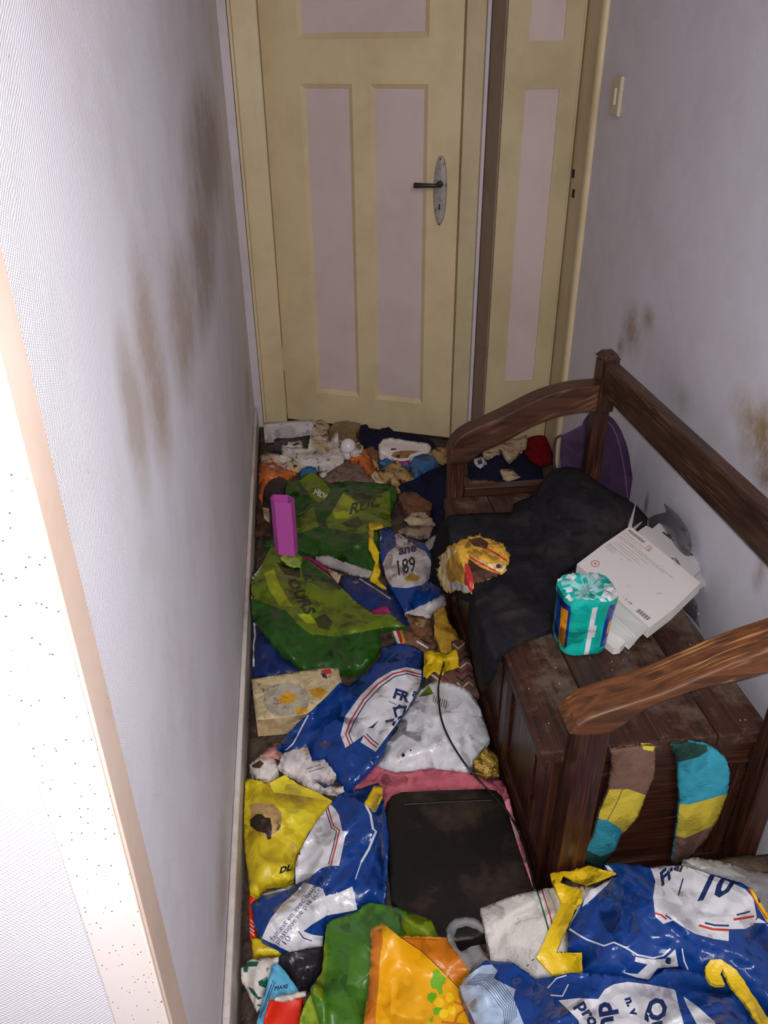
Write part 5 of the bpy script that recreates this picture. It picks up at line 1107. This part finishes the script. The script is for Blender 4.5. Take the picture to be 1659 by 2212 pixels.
bsheet('striped_tights', c6([(1160, 490), (1250, 480), (1342, 498), (1400, 530), (1445, 572), (1466, 640), (1452, 750), (1402, 880), (1345, 980), (1252, 1080), (1190, 1115), (1168, 1095), (1188, 960), (1206, 800), (1196, 580)]), [KT, KY, KB, KG], [
    (3, c6([(1160, 488), (1250, 478), (1345, 498), (1350, 530), (1300, 560), (1195, 585)])), (1, c6([(1200, 798), (1260, 802), (1350, 775), (1460, 745), (1450, 760), (1392, 905), (1300, 945), (1230, 975), (1185, 962)])), (2, c6([(1185, 960), (1235, 975), (1300, 945), (1400, 900), (1345, 990), (1252, 1090), (1180, 1125), (1150, 1090)]))],
    t=0.007, bulge=0.012, edge=12, amp=0.006, wl=50, step=5, side=0.002, label='leg of striped tights hanging over the bench end, right one', cat='tights', group='striped tights legs')

# white cardboard packages
M_CARD = mat('white_package_card', (222, 216, 214), 0.55, 0.4, dirt=((150, 126, 104), 34.0, 0.64, 0.10))
M_CARD2 = mat('grey_package_card', (206, 202, 202), 0.55, 0.4)
M_INK = mat('black_ink', (62, 58, 58), 0.6); M_INKR = mat('red_ink', (190, 110, 84), 0.6); M_HOLE = mat('dark_opening', (60, 58, 60), 0.8)
def package(name, poly, z, th, regions, label, mats, tilt=(0, 0, 0), group=None, cat='box'):
    """flat card box; its top face is cut from a plane through height z, slightly tilted"""
    pl = np.array(poly, float); cen = onz(*pl.mean(0), z)
    n_ = np.array([tilt[0], tilt[1], 1.0]); n_ /= np.linalg.norm(n_)
    pts = [tuple(p) for p in poly]; edges = [(i, (i+1) % len(pts)) for i in range(len(pts))]; regs = []
    for mi, rg in regions:
        sg = rg if (rg and isinstance(rg[0][0], (tuple, list, np.ndarray))) else segs_of(rg)
        regs.append((mi, sg)); ids = {}
        for a, b in sg:
            q = []
            for p in (a, b):
                k = (round(p[0], 3), round(p[1], 3))
                if k not in ids: ids[k] = len(pts); pts.append(p)
                q.append(ids[k])
            if q[0] != q[1]: edges.append(tuple(q))
    res = delaunay_2d_cdt([Vector((p[0], -p[1])) for p in pts], edges, [], 0, 1e-4)
    V2 = np.array([[v.x, -v.y] for v in res[0]]); T = np.array([list(f) for f in res[2] if len(f) == 3]); c_ = V2[T].mean(1)
    k_ = inpoly(c_, segs_of(poly)); T = T[k_]; c_ = c_[k_]; mi_ = np.zeros(len(T), int)
    for mi, sg in regs: mi_[inpoly(c_, sg)] = mi
    us = np.unique(T); rm = -np.ones(len(V2), int); rm[us] = np.arange(len(us)); V2 = V2[us]; T = rm[T]
    d = rays(V2); t = ((cen-CAM)@n_)/(d@n_); P_ = CAM+d*t[:, None]; Q = P_-n_*th; n = len(P_)
    from collections import Counter
    ec = Counter(); dr = {}
    for f in T.tolist():
        for k in range(3):
            e = (f[k], f[(k+1) % 3]); s_ = (min(e), max(e)); ec[s_] += 1; dr[s_] = e
    F = T.tolist()+(T[:, ::-1]+n).tolist()+[[b, a, a+n, b+n] for (a, b) in [dr[e] for e, q in ec.items() if q == 1]]
    MI = mi_.tolist()+[0]*(len(F)-len(mi_))
    o = link_mesh(name, np.vstack([P_, Q]), F, mats, MI); setp(o, label, cat, group)
    o['_pn'] = [float(x) for x in n_]; o['_pc'] = [float(x) for x in cen]
    return o
def hook(cx_, cy_):
    """hanging slot of a shop package"""
    r = np.array([0.77, 0.61]); u_ = np.array([0.61, -0.77])
    q = [(-68, -14), (68, -14), (68, 2), (40, 4), (28, 22), (8, 30), (-10, 22), (-22, 4), (-68, 2)]
    return c10([(cx_+a*r[0]+b*u_[0], cy_+a*r[1]+b*u_[1]) for a, b in q])
PT = (0.0, 0.0)
small = package('small_carton', c10([(545, 1150), (600, 1055), (700, 1120), (745, 1165), (700, 1215), (640, 1225)]), BZ+0.018, 0.016, [], 'small cream carton under the white printed box', [M_CARD, MUST])
pD = package('white_box', c10([(1100, 380), (1455, 485), (1502, 600), (1410, 655), (900, 950), (700, 760)]), BZ+0.014, 0.012, [], 'lowest grey white carton corner showing right of the stack', [M_CARD2])
pC = package('white_box', c10([(1065, 42), (1487, 378), (1432, 442), (1150, 640), (900, 700), (760, 330), (1000, 95)]), BZ+0.030, 0.013, [(1, hook(1155, 165)), (1, hook(1332, 305))], 'white carton with two hanging slots, backmost of the stack', [M_CARD, M_HOLE], group='white cartons on the bench')
pB = package('white_box', c10([(940, 68), (985, 85), (1100, 180), (1460, 472), (1392, 545), (1100, 700), (850, 650), (700, 340), (865, 120)]), BZ+0.046, 0.013, [(1, c10([(1170, 372), (1190, 358), (1225, 372), (1270, 440), (1250, 432), (1205, 395)]))], 'white dirty carton lying between the two other white cartons', [M_CARD2, WPAP], group='white cartons on the bench')
ex = np.array([1455-790, 605-70.])/math.hypot(665, 535); 
def a_txt(s, u_, v_, size, bold=0.0, mi=1):
    # u along the printed lines, v down the face, both in crop pixels from the top left corner of the face
    r = np.array([0.779, 0.627]); dn = np.array([-0.812, 0.584]); k = 380/1659
    o_ = np.array([790, 70.])+r*u_+dn*v_; o_ = c10([tuple(o_)])[0]
    return (mi, text_segs(s, o_, tuple(r*size*k), tuple(-dn*size*k), bold=bold))
def a_line(u0, u1, v_, wd=1.0, mi=1):
    r = np.array([0.779, 0.627]); dn = np.array([-0.812, 0.584]); a = np.array([790, 70.])+r*u0+dn*v_; b = np.array([790, 70.])+r*u1+dn*v_
    return (mi, stroke(c10([tuple(a), tuple(b)]), wd))
ra = []
ra.append(a_txt('essentiel', 25, 52, 54, 0.015)); 
cxy = c10([(968, 282)])[0]
ra += [(2, circle(cxy[0], cxy[1], 6.4, 18, 5.6)), (0, circle(cxy[0], cxy[1], 5.0, 18, 4.2)), (1, text_segs('b', (cxy[0]-2.0, cxy[1]+2.2), (6.5, 4), (3, -6), bold=0.02))]
ra.append(a_txt('Coffret Rangement Outils 20 en 1', 10, 88, 22, 0, 2)); ra.append(a_txt('Dimensions du coffret 14 cm', 10, 112, 20, 0, 2))
ra.append(a_txt('Conserver cet emballage pour toute consultation ulterieure ou retour du produit au magasin', 20, 138, 17))
ra.append(a_txt('Ne pas exposer a la pluie ni aux projections. Garder hors de portee des enfants', 20, 156, 17))
for v_, u0, u1 in ((182, 60, 400), (210, 40, 330), (232, 40, 360), (262, 20, 300)): ra.append(a_line(u0, u1, v_, 0.55))
for i in range(5): ra.append(a_line(20, 110+13*(i % 3), 268+i*11, 0.5))
cxy = c10([(462, 425)])[0]; ra += [(2, circle(cxy[0], cxy[1], 9.5, 18, 7.5)), (0, circle(cxy[0], cxy[1], 7.6, 18, 5.8)), (2, circle(cxy[0], cxy[1], 3.0, 10, 2.4))]
r_ = np.array([0.779, 0.627]); dn_ = np.array([-0.812, 0.584])
for i in range(15):
    q = np.array([878, 850.])+r_*(i*9.5); ra.append((1, stroke(c10([tuple(q), tuple(q+dn_*42)]), 0.7+1.1*((i*7) % 3)/2)))
ra.append((1, text_segs('- C CE', c10([(720, 750)])[0], (6.6, 5.3), (4.5, -4.5), bold=0.02)))
A_top = c10([(790, 70), (1455, 605), (1200, 855), (972, 1030), (640, 735), (290, 430), (540, 240)])
pA = package('white_box', A_top, BZ+0.075, 0.026, ra, 'white carton with printed text and barcode, topmost of the stack', [M_CARD, M_INK, M_INKR], group='white cartons on the bench')
# open end flap of the carton, hanging from its near edge
n_ = np.array(list(pA['_pn'])); cn = np.array(list(pA['_pc']))
def onA(pt): d = rays([pt])[0]; return CAM+d*(((cn-CAM)@n_)/(d@n_))
e0, e1 = onA(c10([(612, 712)])[0]), onA(c10([(972, 1030)])[0])
f0, f1 = onz(*c10([(575, 1040)])[0], BZ+0.02), onz(*c10([(792, 1232)])[0], BZ+0.004)
outw = np.cross(e1-e0, np.array([0, 0, 1.0])); outw /= np.linalg.norm(outw)
if outw[1] > 0: outw = -outw
e0 = e0+outw*0.003; e1 = e1+outw*0.003; g0 = f0+outw*0.004; g1 = f1+outw*0.004
q = MB(); tk = outw*0.0012
q.prism([tuple(e0), tuple(e1), tuple((e1+g1)/2+outw*0.002), tuple((e0+g0)/2+outw*0.002)], [tuple(p-tk) for p in (e0, e1, (e1+g1)/2+outw*0.002, (e0+g0)/2+outw*0.002)])
q.prism([tuple((e0+g0)/2+outw*0.002), tuple((e1+g1)/2+outw*0.002), tuple(g1), tuple(g0)], [tuple(p-tk) for p in ((e0+g0)/2+outw*0.002, (e1+g1)/2+outw*0.002, g1, g0)])
fl = q.done('end_flap', M_CARD2, pA); fl['label'] = 'open end flap'

# teal pack of wipes
pc0 = onz(1250, 1388, BZ); pc0[2] = BZ+0.001
ztp = 0.56
pt0 = onz(1268, 1268, ztp)
Rb, Rt = 0.053, 0.058
nA = 64; rings = []; zs = [0, 0.004, 0.02, 0.05, 0.08, 0.11, 0.128, 0.137, 0.141, 0.139, 0.134, 0.131]
rs = [0.90, 0.98, 1.0, 1.0, 1.0, 1.02, 1.06, 1.02, 0.88, 0.62, 0.34, 0.1]
Vp = []; Fp = []; MIp = []
rr_ = np.random.RandomState(5)
for i, (z_, s_) in enumerate(zip(zs, rs)):
    f = min(z_/0.141, 1); cx_ = pc0[0]*(1-f)+pt0[0]*f; cy_ = pc0[1]*(1-f)+pt0[1]*f
    for k in range(nA):
        a = 2*math.pi*k/nA; c_, s2 = math.cos(a), math.sin(a)
        R_ = (Rb*(1-f)+Rt*f)*s_/((abs(c_)**3.2+abs(s2)**3.2)**(1/3.2))*0.93
        R_ *= 1+0.012*math.sin(5*a+z_*40)+0.01*rr_.randn()*0.6
        zz_ = z_+(0.004*rr_.randn() if i >= 8 else 0.0008*rr_.randn() if 1 < i < 8 else 0)
        Vp.append((cx_+R_*c_, cy_+R_*s2*0.92, pc0[2]+max(zz_, 0)))
for i in range(len(zs)-1):
    for k in range(nA):
        Fp.append([i*nA+k, i*nA+(k+1) % nA, (i+1)*nA+(k+1) % nA, (i+1)*nA+k])
        a = math.degrees(2*math.pi*(k+0.5)/nA) % 360; mi = 0
        if 2 <= i <= 6 and (a < 325 and a > 300 or a < 225 and a > 165) and i <= 5: mi = 1
        if 2 <= i <= 4 and (a < 220 and a > 195 or (312 < a < 322 and i == 3)): mi = 3
        if 265 <= a <= 277 and i <= 5: mi = 2
        if i == 3 and 277 <= a <= 283: mi = 2
        if i >= 8 and (math.sin(k*0.35+i*1.3)+math.sin(k*0.9-i*2.1)+rr_.randn()*0.5 > -0.5 or i >= 10): mi = 4
        if i in (7, 8) and (math.sin(k*0.5+i*2) > 0.75 or 300 < a < 335): mi = 2
        MIp.append(mi)
Fp.append(list(range(nA))[::-1]); MIp.append(0); Fp.append([(len(zs)-1)*nA+k for k in range(nA)]); MIp.append(4)
PM = [TEAL, plastic('pack_blue', (24, 52, 140), 0.25, None), WHP, plastic('pack_orange', (230, 150, 30), 0.3, None), plastic('frosted_film', (150, 200, 200), 0.25, None, (90.0, 0.8, 0.004))]
cut = 7*nA
def sub(idx):
    F_ = [Fp[i] for i in idx]; u_ = sorted({v for f in F_ for v in f}); r_ = {v: i for i, v in enumerate(u_)}
    return [Vp[v] for v in u_], [[r_[v] for v in f] for f in F_], [MIp[i] for i in idx]
nq = (len(zs)-1)*nA
va, fa, ma = sub(list(range(cut))+[nq]); vb, fb, mb = sub(list(range(cut, nq))+[nq+1])
o = empty('wipes_pack', tuple(pc0))
link_mesh('pack_body', va, fa, PM, ma, o, True); link_mesh('gathered_top', vb, fb, PM, mb, o, True)
setp(o, 'teal plastic wrapped pack with white strip standing on the bench', 'pack')

# tweezers' two points, clear plastic lid by the wall, purple pouch on the post
def blade(tip, b0, b1, y_, m, name, parent=None):
    a, b, c = ony(*tip, y_), ony(*b0, y_), ony(*b1, y_)
    q = MB(); t_ = 0.0025
    q.prism([tuple(a), tuple(b), tuple(c)], [tuple(a+np.array([0, t_, 0])), tuple(b+np.array([0, t_, 0])), tuple(c+np.array([0, t_, 0]))])
    return q.done(name, m, parent)
METAL = mat('scissors_steel', (190, 190, 192), 0.3, metal=0.7)
ys_ = onz(1362, 1150, BZ+0.065)[1]
scz = empty('scissors', tuple(ony(1365, 1150, ys_)))
setp(scz, 'thin pointed metal scissors sticking up behind the white cartons', 'scissors')
blade(c5([(1038, 750)])[0], c5([(998, 868)])[0], c5([(1016, 870)])[0], ys_, METAL, 'blade', scz)
blade(c5([(1066, 846)])[0], c5([(1008, 884)])[0], c5([(1026, 892)])[0], ys_+0.004, METAL, 'blade', scz)
def upright(name, poly, xf, m, th, puff, label, cat, step=7, axis=0, regions=(), mats=None, rim=None):
    pl = poly; bs = segs_of(pl); A = np.array(pl, float); g = []; B = []
    for i, a in enumerate(pl):
        b = pl[(i+1) % len(pl)]; k = max(1, int(math.hypot(b[0]-a[0], b[1]-a[1])/step))
        for j in range(k): B.append((a[0]+(b[0]-a[0])*j/k, a[1]+(b[1]-a[1])*j/k))
    for yy in np.arange(A[:, 1].min(), A[:, 1].max(), step*0.87):
        for xx in np.arange(A[:, 0].min(), A[:, 0].max(), step): g.append((xx, yy))
    g = np.array(g); bs = segs_of(B); g = g[inpoly(g, bs)]; g = g[segdist(g, bs) > step*0.5]
    pts = B+[tuple(q) for q in g]
    edges = [(i, (i+1) % len(B)) for i in range(len(B))]
    regs = []
    for mi, rg in regions:
        s0 = len(pts); pts += list(rg); edges += [(s0+i, s0+(i+1) % len(rg)) for i in range(len(rg))]; regs.append((mi, segs_of(rg)))
    res = delaunay_2d_cdt([Vector((p[0], -p[1])) for p in pts], edges, [], 0, 1e-4)
    V2 = np.array([[v.x, -v.y] for v in res[0]]); T = np.array([list(f) for f in res[2] if len(f) == 3]); c_ = V2[T].mean(1); kk = inpoly(c_, bs); T = T[kk]; c_ = c_[kk]
    mi_ = np.zeros(len(T), int)
    for mi, sg in regs: mi_[inpoly(c_, sg)] = mi
    us = np.unique(T); rm = -np.ones(len(V2), int); rm[us] = np.arange(len(us)); V2 = V2[us]; T = rm[T]
    d_ = segdist(V2, bs); pr = 1-np.exp(-d_/25.0)
    pv = np.array([xf(a, b, puff*q) for (a, b), q in zip(V2, pr)]); bk = np.array([xf(a, b, -th) for (a, b) in V2])
    bk = np.where(True, bk, bk); n = len(pv)
    from collections import Counter
    ec = Counter(); dr = {}
    for f in T.tolist():
        for k in range(3):
            e = (f[k], f[(k+1) % 3]); s_ = (min(e), max(e)); ec[s_] += 1; dr[s_] = e
    F = T.tolist()+(T[:, ::-1]+n).tolist()+[[b, a, a+n, b+n] for a, b in [dr[e] for e, q in ec.items() if q == 1]]
    o = link_mesh(name, np.vstack([pv, bk]), F, mats or m, mi_.tolist()+[0]*(len(F)-len(mi_)), None, True); setp(o, label, cat); return o
PUR = fabric('purple_cloth', (68, 50, 74)); PURL = fabric('purple_piping', (130, 84, 130))
yP = 1.935
pou = upright('purple_pouch', c9([(560, 330), (700, 150), (700, 60), (800, 60), (862, 205), (925, 250), (985, 295), (1040, 355), (1085, 425), (1130, 510), (1165, 590), (1200, 700), (1225, 790), (1245, 890), (1262, 1000), (1278, 1120), (1292, 1250), (1305, 1400), (1312, 1640), (1000, 1640), (700, 1500), (300, 1300), (235, 1130), (215, 1000), (208, 900), (208, 800), (216, 700), (232, 560), (400, 470), (540, 400)]),
    lambda a, b, p: ony(a, b, yP-p), None, 0.012, 0.012, 'purple cloth pouch hung on the far post of the bench', 'pouch', mats=[PUR, PURL], regions=[(1, stroke(c9([(900, 330), (990, 430), (1060, 580), (1110, 760), (1150, 960), (1185, 1200), (1215, 1480)]), 2.2))])
def tubepx(name, pts, y_, r, m, parent):
    q = MB(); q.tube([tuple(ony(a, b, y_)) for a, b in bez(pts, 5)], r, 8); return q.done(name, m, parent, True)
tubepx('loop', c9([(235, 555), (180, 575), (145, 620), (128, 720), (120, 850), (118, 960), (135, 1080), (140, 1200)]), yP-0.002, 0.0035, PUR, pou)
tubepx('string', c9([(845, -60), (850, 60), (835, 140), (800, 230)]), yP-0.004, 0.0015, PUR, pou)
tubepx('string', c9([(880, -60), (875, 60), (862, 150), (862, 230)]), yP-0.004, 0.0015, PUR, pou)
def on_rw(a, b, p):
    d = rays([(a, b)])[0]; n = np.array([1.0, -0.1, 0.0]); v = 0.75-0.022-p; return CAM+d*((v-n@CAM)/(n@d))
cl2 = upright('plastic_cover', c5([(1092, 832), (1120, 815), (1178, 800), (1168, 758), (1205, 785), (1242, 822), (1270, 862), (1292, 905), (1302, 952), (1290, 1010), (1200, 990), (1100, 900)]), on_rw, None, 0.002, 0.012, 'clear smoky plastic lid leaning on the wall behind the cartons', 'lid', mats=[CLEAR2], step=8)
cl3 = upright('plastic_shard', c5([(1215, 1205), (1300, 1190), (1322, 1225), (1332, 1262), (1338, 1345), (1300, 1300), (1262, 1262)]), lambda a, b, p: on_rw(a, b, p+0.01), None, 0.002, 0.008, 'smoky clear plastic shard between bench seat and wall', 'plastic', mats=[CLEAR2], step=8)
# droppings / crumbs on seat
q = MB(); rr_ = np.random.RandomState(9)
for i in range(26):
    x, y = rr_.uniform(0.40, 0.79), rr_.uniform(0.97, 1.25); s_ = rr_.uniform(0.0005, 0.0012)
    if (x-pc0[0])**2+(y-pc0[1])**2 < 0.006: continue
    q.box(x-s_, x+s_, y-s_*1.5, y+s_*1.5, BZ+0.0003, BZ+0.0003+s_)
setp(q.done('crumbs', mat('pale_crumb', (170, 150, 120), 0.8)), 'pale crumbs scattered over the near part of the bench seat', 'crumbs', kind='stuff')

for o in bpy.data.objects:
    for k in ('_o', '_pn', '_pc'):
        if k in o: del o[k]
